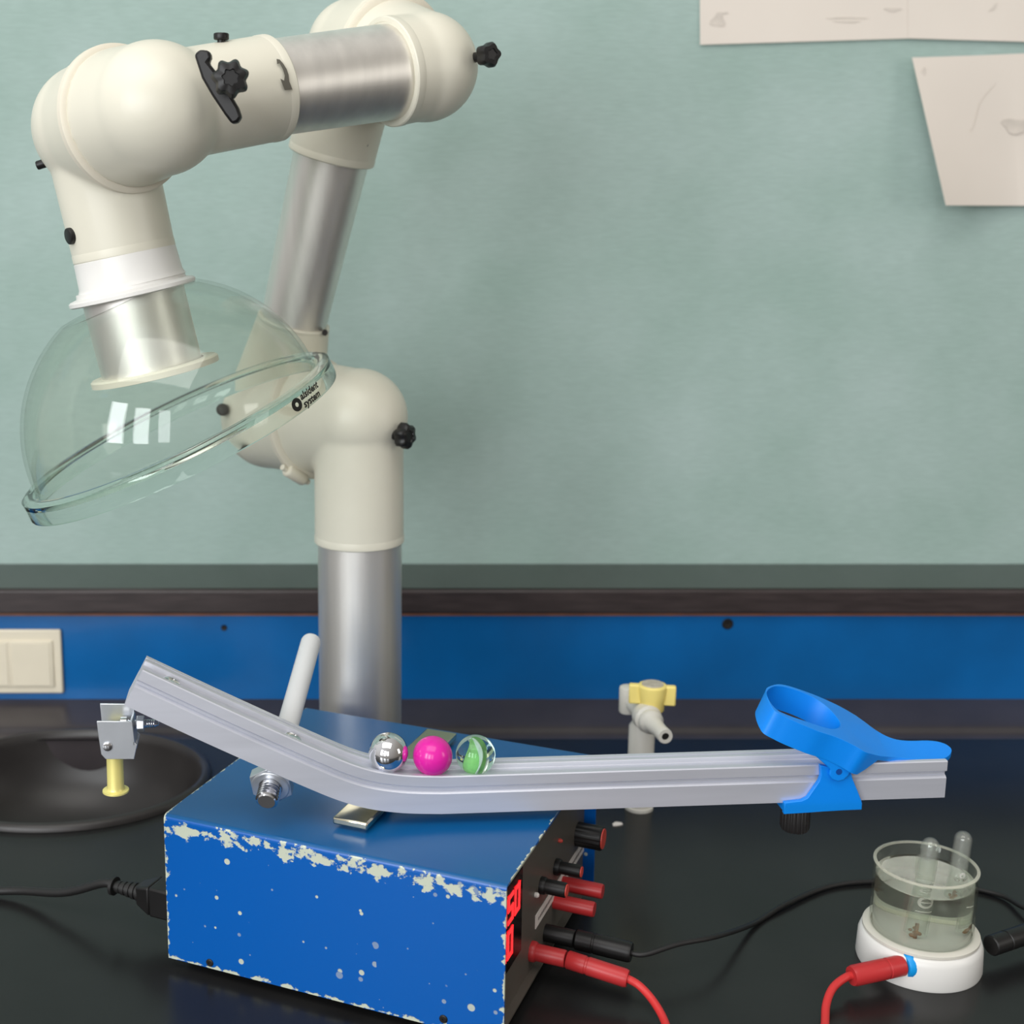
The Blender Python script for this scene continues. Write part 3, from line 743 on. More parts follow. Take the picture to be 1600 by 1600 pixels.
# label strip with a line of small print
sp = [on_panel(*q, .0006) for q in ((837, 1452), (839.5, 1428), (910, 1331), (913, 1337))]
zb, zt = (sp[0].z+.0)/1, sp[1].z
b0, b1 = sp[0].y, on_panel(912, 1336).y
zlo = sp[0].z; zhi = sp[1].z
st = put('label_strip', MB().aabox((PA-.0002, b0, zlo), (PA+.0006, b1, zhi)), M['labelstrip'], ps, local=True, label='white label strip')
m = MB(); zz = (zlo+zhi)/2; bb = b0+.006
while bb < b1-.008:
    wd = random.uniform(.002, .006); m.aabox((PA+.0005, bb, zz-.0012), (PA+.0009, bb+wd, zz+.0012)); bb += wd+.0014
put('strip_print', m, M['strip_ink'], st, local=True)
def post(name, pa, pb_, r, matl, parent, collar=None, capm=None, ribs=0, lab=None):
    """cylinder standing out of the panel; pa/pb_: pixels of its root and of its end"""
    p = on_panel(*pa); p.x = PA
    e_ = onpl(pb_[0], pb_[1], BM @ p, XB); L = (BI @ e_).x - PA
    m = MB().lathe([(0, -.002), (r, -.002), (r, L*.96), (r*.92, L), (0, L)], p, (1, 0, 0), 48 if ribs else 28, scale_fn=(lambda a: 1+.035*math.cos(ribs*a)) if ribs else None)
    if collar: m.lathe([(0, 0), (collar, 0), (collar, .003), (collar*.9, .0045), (0, .0045)], p, (1, 0, 0), 28)
    o = put(name, m, matl, parent, local=True, smooth=40, label=lab)
    if capm: put('cap', MB().lathe([(0, L-.0005), (r*.86, L-.0005), (r*.84, L+.0008), (0, L+.0009)], p, (1, 0, 0), 28), capm, o, local=True)
    return p, L
S = 1.13/2100
post('knob', (902, 1303), (942, 1314), 19*S, M['blackplastic'], ps, capm=M['redcap'], ribs=18, lab='large black control knob with a red cap')
post('knob', (868, 1354), (908, 1364), 9.5*S, M['blackplastic'], ps, collar=13*S, capm=M['redcap'], lab='small black knob nearer the top with a red cap')
post('knob', (845, 1383), (885, 1393), 11*S, M['blackplastic'], ps, collar=13*S, capm=M['redcap'], lab='small black knob beside the display with a red cap')
post('terminal', (878, 1380), (942, 1393), 11.5*S, M['red'], ps, collar=10*S, lab='upper red terminal')
post('terminal', (866, 1408), (929, 1421), 11.5*S, M['red'], ps, collar=10*S, lab='middle red terminal')
pb_post, Lb = post('terminal', (852, 1457), (898, 1468), 13*S, M['blackplastic'], ps, lab='black terminal')
pr_post, Lr = post('terminal', (830, 1486), (884, 1500), 13*S*.95, M['red'], ps, collar=15*S, lab='lower red terminal holding the red lead')
for px, py, r, k, lab in ((873, 1313, 3.2, 'redcap', 'red indicator lamp'), (836, 1398, 4.0, 'labelstrip', 'small white push button')):
    p = on_panel(px, py); p.x = PA
    put('indicator', MB().lathe([(0, -.001), (r*S, -.001), (r*S, .002), (r*S*.6, .0032), (0, .0036)], p, (1, 0, 0), 16), M[k], ps, local=True, label=lab)

# ------------------------------------------------------------------ cables
def plug_mesh(p, d, L, r, tail=.012):
    d = Vector(d).normalized()
    m = MB().lathe([(0, 0), (r*.9, 0), (r, .001), (r, L*.30), (r*.93, L*.31), (r*.93, L*.34), (r, L*.35), (r*1.0, L*.95), (r*.9, L), (0, L)], p, d, 24)
    return m
# red lead: supply terminal -> out of the frame -> beaker base
BKc = onz(1472, 1553, 0); BKr = mpx(97, BKc); BK = Vector((BKc.x, BKc.y+BKr, 0))
q0 = BM @ Vector((PA+Lr+.001, pr_post.y, pr_post.z)); dirr = XA.copy(); dirr.z = -.10
red = thing('red_test_lead', 'red test lead joining the blue power supply to the beaker base', 'cable', (q0.x, q0.y, 0))
eL = .048
rp_ = 13*S
put('plug', plug_mesh(q0, dirr, eL, rp_), M['red'], red)
qe = q0+dirr.normalized()*eL
bk_az = Vector((-.80, -.60, 0)).normalized()
pj = BK + bk_az*(BKr+.002) + Vector((0, 0, .0165))
jdir = bk_az.copy(); jdir.z = .0
# aim the beaker plug along what the photo shows
jp = onz(1410, 1508, .0165); jq = onz(1322, 1527, .0150)
jdir = (jq-jp).normalized()
pj = jp
put('plug', plug_mesh(pj, jdir, .046, 16*S*.93), M['red'], red)
je = pj+jdir*.046
cpts = [qe-dirr.normalized()*.006, qe, ony(1000, 1541, qe.y-.004), ony(1022, 1566, qe.y-.016), onz(1040, 1600, .006), onz(1052, 1650, .0032), onz(1090, 1730, .0032), onz(1190, 1760, .0032), onz(1275, 1690, .0032), onz(1288, 1610, .0035), onz(1291, 1570, .007), onz(1302, 1543, .012), je+Vector((-.004, -.001, 0)), je-jdir*.003]
put('cable', MB().tube(cpts, .0031, 12), M['redcable'], red, smooth=60)
# black lead
q1 = BM @ Vector((PA+Lb+.001, pb_post.y, pb_post.z)); dirb = XA.copy(); dirb.z = -.02; dirb.normalize()
blk = thing('black_test_lead', 'black test lead looping behind the beaker from the blue power supply', 'cable', (q1.x, q1.y, 0))
put('plug', plug_mesh(q1, dirb, .045, 15*S), M['blackplastic'], blk)
qb = q1+dirb*.045
p_in = onz(1548, 1478, .017); p_out = onz(1625, 1452, .018); bd = (p_out-p_in).normalized()
put('plug', plug_mesh(p_in, bd, .050, 15*S), M['blackplastic'], blk)
pbe = p_in+bd*.050
ctr_ = [qb-dirb*.004, qb+dirb*.010+Vector((0, 0, .001)), ony(1060, 1475, qb.y+.004), ony(1120, 1463, qb.y+.022), onz(1178, 1443, .0032), onz(1230, 1412, .0030), onz(1300, 1384, .0024), onz(1380, 1377, .0024), onz(1470, 1380, .0024), onz(1560, 1398, .0026), onz(1600, 1418, .006), onz(1650, 1436, .012), pbe+bd*.01, pbe-bd*.003]
put('cable', MB().tube(ctr_, .0022, 10), M['blackrubber'], blk, smooth=60)
# mains cord
pc = BM @ Vector((0.006, .036, .036)); nx = -XA
crd = thing('mains_lead', 'black mains lead plugged into the rear of the blue power supply at left', 'cable', (pc.x, pc.y, 0))
yv = XB; zv = Vector((0, 0, 1))
m = MB()
def slab(c0, c1, w0, w1, h0_, h1_):
    a = [c0+yv*sx_*w0+zv*sz_*h0_ for sx_, sz_ in ((-1, -1), (1, -1), (1, 1), (-1, 1))]; b = [c1+yv*sx_*w1+zv*sz_*h1_ for sx_, sz_ in ((-1, -1), (1, -1), (1, 1), (-1, 1))]
    m.add(a+b, [[0, 1, 2, 3], [7, 6, 5, 4], [0, 4, 5, 1], [1, 5, 6, 2], [2, 6, 7, 3], [3, 7, 4, 0]])
slab(pc, pc+nx*.040, .012, .012, .013, .013); slab(pc+nx*.040, pc+nx*.056, .012, .007, .013, .008)
put('connector', m, M['blackplastic'], crd, bevel=.002, label='black moulded connector')
g0 = pc+nx*.054
m = MB()
nrib = 5
prf = [(0, 0)]
for k in range(nrib): prf += [(.0075-.0006*k, k*.0052), (.0075-.0006*k, k*.0052+.003), (.0058-.0004*k, k*.0052+.0033), (.0058-.0004*k, k*.0052+.0050)]
prf += [(.0078, .0262), (.0078, .029), (0, .029)]
m.lathe(prf, g0, nx, 24)
put('strain_relief', m, M['blackrubber'], crd)
gE = g0+nx*.027
gl = onz(0, 1392, .006)
put('cable', MB().tube([gE, gE+nx*.012, gE*.55+gl*.45+Vector((0, .0, -.004)), gl, gl+Vector((-.10, -.01, -.005)), gl+Vector((-.3, -.03, -.006))], .0037, 12), M['blackrubber'], crd, smooth=60)

# ------------------------------------------------------------------ gas tap
gt = onz(998, 1262, 0); GY = gt.y
tap = thing('gas_tap', 'pale grey bench gas tap with a yellow handle, standing behind the ramp', 'tap', gt)
rp2 = mpx(20, ony(998, 1160, GY)); zt_ = ony(995, 1128, GY).z
put('post', MB().lathe([(0, 0), (rp2*1.12, 0), (rp2*1.12, .003), (rp2*1.0, .004), (rp2, zt_-.004), (rp2*.8, zt_), (0, zt_)], gt, (0, 0, 1), 32), M['tapgrey'], tap)
bo = ony(982, 1092, GY+.004)
body = MB().cyl(ony(981, 1113, GY+.004), ony(981, 1072, GY+.004), mpx(14, gt), mpx(13, gt), 28, bev=.002)
nz0 = ony(990, 1100, GY-.002); nz1 = ony(1023, 1128, GY-.052); nz2 = ony(1040, 1151, GY-.088)
nd = (nz2-nz0).normalized()
body.cyl(nz0-nd*.01, nz0+nd*.035, mpx(13, gt), mpx(13, gt), 24)
put('valve_body', body, M['tapgrey'], tap, smooth=40)
La = (nz2-nz0).length
put('nozzle', MB().lathe([(0, .030), (.0125, .030), (.0135, .034), (.0135, .042), (.0110, .044), (.0118, .047), (.0118, .051), (.0105, .053), (.0082, .056), (.0070, La-.012), (.0073, La-.002), (.0068, La), (.0036, La), (.0036, La-.02), (0, La-.02)], nz0, nd, 32), M['tapgrey'], tap, smooth=45)
put('bore', MB().lathe([(0, La-.018), (.0034, La-.018), (.0034, La-.0010), (0, La-.0010)], nz0, nd, 16), M['blackplastic'], tap, label='black filler painted as shade in the nozzle bore')  # solid black filler stands in for the shade inside the hollow nozzle
hc = ony(1019, 1090, GY-.030); rh = mpx(20, hc); hh = mpx(44, hc)
hb = MB().lathe([(0, -hh*.5), (rh*.88, -hh*.5), (rh*.95, -hh*.42), (rh*.98, -.002), (rh*1.04, 0), (rh*1.04, .003), (rh*1.12, hh*.35), (rh*1.1, hh*.5), (0, hh*.5)], hc, (0, 0, 1), 36)
hx = Vector((.985, -.17, 0)).normalized(); hy = Vector((0, 0, 1)).cross(hx)
for sg in (-1, 1):
    hb.box(hc+hx*sg*rh*1.28+Vector((0, 0, hh*.12)), hx*rh*.52, hy*rh*.30, (0, 0, hh*.36))
hnd2 = put('handle', hb, M['yellow'], tap, smooth=40, bevel=.0015, label='yellow winged handle')
put('disc', MB().lathe([(0, hh*.5), (rh*.86, hh*.5), (rh*.8, hh*.5+.0012), (0, hh*.5+.0014)], hc, (0, 0, 1), 28), M['tapdisc'], hnd2, label='grey marked disc')

# ------------------------------------------------------------------ electrolysis beaker
bk = thing('electrolysis_beaker', 'glass beaker of water fixed on a white round base at lower right', 'beaker', BK)
zb1 = .026
put('base', MB().lathe([(0, 0), (BKr*.985, 0), (BKr, .002), (BKr*.985, zb1*.75), (BKr*.95, zb1*.94), (BKr*.90, zb1), (0, zb1)], BK, (0, 0, 1), 72), M['white'], bk, smooth=40, label='white round plastic base')
zr = ony(1481, 1350, BK.y).z; rb = mpx(77, ony(1480, 1400, BK.y))
tg = .0022
put('sealant', MB().ring(BK+Vector((0, 0, zb1+.0015)), (0, 0, 1), rb-.001, .002, .006), M['sealant'], bk, label='pale sealant bead around the glass')
put('glass', MB().lathe([(rb, zb1+.0002), (rb, zr-.0015), (rb+.0006, zr-.0006), (rb+.0002, zr), (rb-tg, zr), (rb-tg, zb1+.0002)], BK, (0, 0, 1), 72, closed=True), M['beakerglass'], bk, smooth=40, label='clear glass wall')
put('rim', MB().ring(BK+Vector((0, 0, zr)), (0, 0, 1), rb-tg, .0008, tg+.0003), M['rimwhite'], bk, label='glass rim with its bright highlight painted in as white haze')
zw = ony(1481, 1371, BK.y-.0).z
zw = min(zw, zr-.006)
put('water', MB().lathe([(0, zb1-.0006), (rb-tg-.0001, zb1-.0006), (rb-tg-.0001, zw+.0012), (rb-tg-.0015, zw), (0, zw)], BK, (0, 0, 1), 72), M['water'], bk, smooth=40)
def in_beaker(px, py, z): return onz(px, py, z)
tubes = []
for i, (px, py, dy, lab) in enumerate(((1456, 1309, -.004, 'shorter inverted test tube standing in the beaker, at left'), (1507, 1299, .006, 'taller inverted test tube standing in the beaker, at right'))):
    top = ony(px, py, BK.y+dy); r = mpx(13.5, top); zbot = zb1+.004
    x0 = BK.x + (-.0135 if i == 0 else .0195)
    o_ = Vector((top.x*.6+x0*.4, BK.y+dy, zbot)); L = top.z-zbot
    pr = [(r, 0)] + [(r, L-r)] + [(r*math.cos(PI/2*k/8), L-r+r*math.sin(PI/2*k/8)) for k in range(1, 8)] + [(0, L)]
    ri_ = r-.0011
    pin = [(0, L-.0012)] + [(ri_*math.cos(PI/2*k/8), L-r+ri_*math.sin(PI/2*k/8)) for k in range(7, 0, -1)] + [(ri_, L-r), (ri_, 0)]
    t_ = thing('test_tube', lab, 'test tube', o_, 0, 'test tubes in the beaker')
    ax_ = Vector((top.x-o_.x, 0, L)).normalized()
    put('glass', MB().lathe(pr+pin+[(r, 0)], o_, ax_, 36), M['tubeglass'], t_, smooth=40)
    # printing on the tube
    m = MB(); fr_ = o_+ax_*0
    def PT(ang, h, q=r+.0004): return o_+ax_*h+Vector((math.sin(ang)*q, -math.cos(ang)*q, 0))
    zc = (.030 if i == 0 else .034)
    def patch(a0, a1, h0_, h1_):
        n_ = 6; vs = []
        for k in range(n_+1):
            a = a0+(a1-a0)*k/n_; vs += [PT(a, h0_), PT(a, h1_)]
        m.add(vs, [[2*k, 2*k+2, 2*k+3, 2*k+1] for k in range(n_)])
    if i == 0:
        vs = []; n_ = 24
        for k in range(n_):
            a = 2*PI*k/n_; vs += [PT(.75*math.cos(a), zc+.0050*math.sin(a)), PT(.48*math.cos(a), zc+.0032*math.sin(a))]
        m.add(vs, [[2*k, (2*k+2) % (2*n_), (2*k+3) % (2*n_), 2*k+1] for k in range(n_)])
        patch(-.85, .85, zc+.0075, zc+.0088); patch(-.8, .8, zc-.0085, zc-.0075); patch(-.5, .5, zc-.0006, zc+.0006)
        for a in (-.7, -.3, .1, .5): patch(a, a+.2, zc+.0095, zc+.0120)
    else:
        for a, h_ in ((.05, .010), (-.45, .004), (.50, .004)):
            vs = []; n_ = 20
            for k in range(n_):
                t2 = 2*PI*k/n_; vs += [PT(a+.32*math.cos(t2), zc+h_+.0028*math.sin(t2)), PT(a+.14*math.cos(t2), zc+h_+.0012*math.sin(t2))]
            m.add(vs, [[2*k, (2*k+2) % (2*n_), (2*k+3) % (2*n_), 2*k+1] for k in range(n_)])
        patch(-.7, -.1, zc-.0125, zc-.0115); patch(.15, .7, zc-.0105, zc-.0095)
    put('glass_print', m, M['whiteink'], t_, smooth=180, label='white printing')
    # electrode rising from the base into the tube
    m = MB().cyl((o_.x, o_.y, zb1-.001), (o_.x+.001, o_.y, zb1+.013), .0012, None, 10)
    for k in range(7):
        m.sphere((o_.x+random.uniform(-.0035, .0035), o_.y+random.uniform(-.003, .003), zb1+.002+random.uniform(0, .007)), random.uniform(.0008, .0017), 10, 6)
    put('electrode', m, M['copper'], bk, label='corroded brown electrode')
rg = jp - jdir*.003
put('socket_ring', MB().lathe([(.0, -.010), (16*S*1.0, -.010), (16*S*1.22, -.0042), (16*S*1.22, .0), (16*S*1.05, .0025), (.0, .0025)], rg, jdir, 28), M['cyan'], bk, label='bright blue socket ring')

# ------------------------------------------------------------------ marble ramp
Z_T = ZT + .0088                      # rests on the handle
Pt0 = onz(690, 1272, Z_T); Pt1 = onz(1476, 1246, Z_T)
TD = (Pt1-Pt0).normalized(); TN = Vector((-TD.y, TD.x, 0))        # along, and away from the viewer
def on_tr(px, py, w_=0.):
    """(s, z) in the ramp's vertical plane, w_ metres behind its front face"""
    p = onpl(px, py, Pt0+TN*w_, TN); return (p-Pt0).dot(TD), p.z
def TP(s_, z, w_): return Pt0 + TD*s_ + TN*w_ + Vector((0, 0, z-Z_T))
zz0 = on_tr(1000, 1262)[1]; TH_ = on_tr(1000, 1204)[1]-zz0
pf_ = onz(1000, 1177, zz0+TH_); TW = (pf_-Pt0).dot(TN)
print('ramp height %.4f width %.4f' % (TH_, TW))
pts = [(194, 1102), (300, 1151), (400, 1196), (480, 1231), (530, 1251), (575, 1263.5), (630, 1270.5), (690, 1272)]
path = [on_tr(*p) for p in pts]
path = [(s_, max(z, Z_T)) for s_, z in path]
path[-1] = (0, Z_T)
spl = catmull([Vector((s_, z, 0)) for s_, z in path], 8)
L_end = (Pt1-Pt0).length
spl += [Vector((L_end*k/10, Z_T, 0)) for k in range(1, 11)]
Wd, Hd = TW, TH_
half = [(0, 0), (0, .53), (.05, .58), (.10, .60), (.10, .66), (.0, .73), (0, .97), (.02, 1.0), (.13, 1.0), (.15, .90), (.17, .885), (.58, .885), (.60, .90), (.62, .985), (.64, 1.0), (.76, 1.0), (.77, .955), (.83, .955), (.84, 1.0), (.98, 1.0), (1, .97), (1, .74), (.95, .66), (.95, .60), (1, .52), (1, 0)]
prof_t = [(a*Wd, b*Hd) for a, b in half]
def sweep_track():
    m = MB(); n = len(spl); k = len(prof_t); vs = []
    for i, p in enumerate(spl):
        t = (spl[min(i+1, n-1)]-spl[max(i-1, 0)]).normalized(); nn = Vector((-t.y, t.x, 0))
        for a, b in prof_t:
            q = p+nn*b; vs.append(TP(q.x, q.y, a))
    fs = []
    for i in range(n-1):
        for j in range(k):
            j2 = (j+1) % k; fs.append([i*k+j, i*k+j2, (i+1)*k+j2, (i+1)*k+j])
    m.add(vs, fs)
    # ends: triangulated profile
    bm = bmesh.new(); bv = [bm.verts.new((a, b, 0)) for a, b in prof_t]; f = bm.faces.new(bv); bm.verts.ensure_lookup_table()
    for i, v in enumerate(bm.verts): v.index = i
    tr = bmesh.ops.triangulate(bm, faces=[f])['faces']; tris = [[v.index for v in t_.verts] for t_ in tr]; bm.free()
    m.add(vs[:k], [t_ for t_ in tris]); m.add(vs[(n-1)*k:], [t_[::-1] for t_ in tris])
    return m
base_pt = TP(0, Z_T, Wd/2)
ramp = thing('marble_ramp', 'bent grey aluminium marble ramp across the blue box, with a bright blue release lever', 'ramp', base_pt)
me = sweep_track().mesh('rail')
bm = bmesh.new(); bm.from_mesh(me); bmesh.ops.recalc_face_normals(bm, faces=bm.faces); bm.to_mesh(me); bm.free()
put('rail', me, M['track'], ramp, smooth=25)
# slope frame
sl = (spl[14]-spl[6]).normalized(); sn = Vector((-sl.y, sl.x, 0))
def slope3(v): return TD*v.x + Vector((0, 0, v.y))
for px, py in ((268, 1079), (461, 1167)):
    s_, z = on_tr(px, py, Wd*.36)
    # drop on to the channel floor of the sloped part
    best = min(range(len(spl)), key=lambda i: abs(spl[i].x + sn.x*Hd*.88 - s_)); q = spl[best]+sn*Hd*.88
    c3 = TP(q.x, q.y, Wd*.375); ax_ = slope3(sn)
    r = .0074
    put('screw', MB().lathe([(0, -.001), (r, -.001), (r*.98, .0006), (r*.8, .0019), (r*.45, .0027), (r*.2, .0028), (r*.15, .0020), (0, .0020)], c3, ax_, 24), M['steel'], ramp)
# white stand rod with bolt and nut beneath the slope
bt = ony(424, 1231, 0); 
s_, z_ = on_tr(423, 1229, Wd*.30); bolt_c = TP(s_, z_, Wd*.30)
rod_e = ony(487, 999, bolt_c.y+.165)
rdir = (rod_e-bolt_c).normalized(); rr0 = .0088
m = MB().lathe([(0, .030), (rr0, .030), (rr0, (rod_e-bolt_c).length-rr0*.5), (rr0*.92, (rod_e-bolt_c).length-rr0*.2), (rr0*.7, (rod_e-bolt_c).length), (0, (rod_e-bolt_c).length+.001)], bolt_c, rdir, 32)
put('stand_rod', m, M['rod'], ramp, label='white round stand rod')
prf = [(0, -.016), (.0066, -.016), (.0074, -.015)]
for k in range(15): prf += [(.0088, -.0142+k*.0025), (.0088, -.0137+k*.0025), (.0072, -.0129+k*.0025), (.0072, -.0124+k*.0025)]
prf += [(.006, .031), (0, .031)]
put('bolt', MB().lathe(prf, bolt_c, rdir, 28), M['steel'], ramp, smooth=15, label='threaded steel bolt')
u_ = rdir.orthogonal().normalized(); v_ = rdir.cross(u_)
rn = .0178
hexp = [bolt_c+rdir*.0 + (u_*math.cos(PI/3*k+.2)+v_*math.sin(PI/3*k+.2))*rn for k in range(6)]
nut = MB().prism(hexp, rdir*.009)
nut.lathe([(.0088, -.0012), (.0142, -.0012), (.0152, .0005), (.0088, .0005)], bolt_c, rdir, 32, closed=True)
put('nut', nut, M['zinc'], ramp, bevel=.0006, label='zinc hex nut')
# zinc bracket and brass pin under the raised end
w0 = Wd*.18; w1 = Wd*.80; Tz = .0016
def BR(px, py, w_): 
    s1, z1 = on_tr(px, py, w_); return TP(s1, z1, w_)
fp = [BR(x, y, w0) for x, y in ((151, 1127), (205, 1127.5), (206, 1144), (208, 1157), (214, 1165), (209.5, 1186.5), (165, 1186.5), (158, 1179), (154, 1153))]
brk = MB().prism(fp, TN*Tz)
off = TN*(w1-w0)
brk.prism([p+off+(Vector((0, 0, .006)) if i < 2 else Vector((0, 0, 0))) for i, p in enumerate(fp)], TN*Tz)
# web joining both plates on the right, and a lip
wa, wb = fp[1], fp[5]
def web(p_top, p_bot, th):
    d = TD*th
    brk.add([p_top, p_top+off, p_bot+off, p_bot, p_top+d, p_top+off+d, p_bot+off+d, p_bot+d], [[0, 1, 2, 3], [7, 6, 5, 4], [0, 4, 5, 1], [1, 5, 6, 2], [2, 6, 7, 3], [3, 7, 4, 0]])
web(fp[1]-TD*.001, fp[4]-TD*.003, Tz)
bro = put('bracket', brk, M['zinc'], ramp, bevel=.0004, label='zinc plated U bracket under the raised end')
c3 = BR(168, 1167, w0-.001)
put('rivet', MB().cyl(c3+TN*(w1-w0+.004), c3-TN*.0005, .0036, None, 20, bev=.0008), M['steel'], bro)
c3 = BR(214, 1131, (w0+w1)/2)
hx_ = [c3+Vector((0, 0, math.sin(PI/3*k+.3)*.0062))+TN*math.cos(PI/3*k+.3)*.0062 for k in range(6)]
put('nut', MB().prism(hx_, TD*.0055), M['zinc'], bro, bevel=.0004)
put('bolt', MB().lathe([(0, -.012), (.0055, -.012), (.0055, -.0075), (.0031, -.0073)] + sum([[(.0033, -.006+k*.0016), (.0027, -.0052+k*.0016)] for k in range(13)], []) + [(.0015, .0162), (0, .0168)], c3, TD, 20), M['steel'], bro)
pt_ = BR(178, 1135, (w0+w1)/2); pb3 = BR(181, 1236, (w0+w1)/2)
pd = (pb3-pt_).normalized(); Lp = (pb3-pt_).length; rpn = .0062
put('pin', MB().lathe([(0, 0), (rpn, 0), (rpn*1.02, Lp-.004), (rpn*1.15, Lp-.002), (rpn*1.6, Lp-.0012), (rpn*1.62, Lp), (rpn*1.3, Lp+.0010), (0, Lp+.0012)], pt_, pd, 32), M['brass'], bro, label='pale brass flanged pin')

# blue clamp bracket and release lever
def TPP(px, py, w_):
    s1, z1 = on_tr(px, py, w_); return TP(s1, z1, w_)
wf = -.0045
front = [(1282, 1196), (1330, 1206), (1332, 1216), (1341, 1238), (1346.5, 1252), (1347, 1265), (1286, 1268.5), (1266, 1270), (1225, 1272.5), (1226, 1254.5), (1253, 1251.5), (1262, 1247), (1280, 1221), (1283, 1212)]
fpts = [TPP(x, y, wf) for x, y in front]
cl = MB().prism(fpts, TN*.0043)
zlow = min(p.z for p in fpts)
back_pts = [p+TN*(Wd+.0045+.0003) for p in fpts]
cl.prism(back_pts, TN*.0043)
sA, sB = on_tr(1226, 1263, wf)[0], on_tr(1347, 1263, wf)[0]
cl.add([TP(s1, z1, w2) for s1 in (sA, sB) for z1 in (Z_T-.0062, Z_T-.0002) for w2 in (wf+.0002, Wd+.0042)], [[0, 1, 3, 2], [4, 6, 7, 5], [0, 4, 5, 1], [2, 3, 7, 6], [0, 2, 6, 4], [1, 5, 7, 3]])
clo = put('clamp_bracket', cl, M['bluelever'], ramp, bevel=.0005, label='bright blue plastic clamp bracket')
kc = TP(on_tr(1243, 1280, Wd*.25)[0], Z_T-.0060, Wd*.28); rk_ = mpx(22, kc)
ke = mpx(41, kc)
put('thumb_knob', MB().lathe([(0, 0), (rk_*.9, 0), (rk_, .002), (rk_, ke-.0025), (rk_*.9, ke), (0, ke)], kc, (0, 0, -1), 96, scale_fn=lambda a: 1+.03*(1 if math.cos(24*a) > 0 else -1)), M['blackrubber'], ramp, smooth=40, label='ribbed black thumb knob')
# lever: outline of its top seen in the photo, laid on a curved top surface z = smoothz(s)
far_px = [(1197, 1077), (1203, 1072), (1215, 1069), (1228, 1070.5), (1245, 1075.5), (1262, 1081.5), (1280, 1088.5), (1298, 1096.5), (1316, 1105.5), (1334, 1116), (1350, 1127), (1366, 1139), (1384, 1149.5), (1402, 1155.5), (1424, 1157.3), (1446, 1156.8), (1462, 1158), (1474, 1161), (1483, 1166)]
near_px = [(1199, 1090), (1206, 1105), (1213, 1112.5), (1227, 1120), (1240, 1126.5), (1260, 1135), (1280, 1143), (1305, 1151), (1335, 1165), (1352, 1175), (1368, 1179.5), (1395, 1182.5), (1420, 1185.5), (1440, 1187), (1462, 1187.5), (1475, 1185), (1484, 1179)]
hole_px = [(1198, 1082), (1203, 1075.5), (1213, 1072), (1228, 1073.5), (1245, 1078.5), (1260, 1084.5), (1275, 1092), (1288, 1101), (1300, 1112), (1309, 1123), (1313, 1131), (1311, 1136.5), (1302, 1139), (1290, 1137), (1275, 1132.5), (1258, 1126.5), (1240, 1120.5), (1227, 1115.5), (1215, 1109.5), (1206, 1100.5), (1200, 1090)]
outline_px = far_px + [(1487, 1172)] + near_px[::-1]
wc = Wd*.50
mids = [(1195, 1083), (1213, 1091), (1240, 1100.5), (1260, 1108), (1280, 1116), (1305, 1126.5), (1335, 1141.5), (1352, 1152.5), (1368, 1160.5), (1395, 1168), (1420, 1171.5), (1440, 1172.3), (1462, 1173), (1487, 1173.5)]
ST = [on_tr(x, y, wc) for x, y in mids]
sv = [q[0] for q in ST]
def interp(s_):
    if s_ <= sv[0]: return ST[0][1]+(s_-sv[0])*(ST[2][1]-ST[0][1])/(ST[2][0]-ST[0][0])
    for i in range(len(sv)-1):
        if s_ <= sv[i+1]:
            t = (s_-sv[i])/(sv[i+1]-sv[i]+1e-9); return ST[i][1]*(1-t)+ST[i+1][1]*t
    return ST[-1][1]
def smoothz(s_):
    return sum(interp(s_+d) for d in (-.008, -.004, 0, .004, .008))/5
ROLL = .28       # the lever sits slightly rolled towards the viewer
def lay(px, py):
    lo, hi = -.05, .10
    for _ in range(50):
        w_ = (lo+hi)/2; a, z = on_tr(px, py, w_)
        if z > smoothz(a)+ROLL*(w_-wc): lo = w_
        else: hi = w_
    return a, w_
OUT = [lay(*q) for q in outline_px]; HOL = [lay(*q) for q in hole_px]

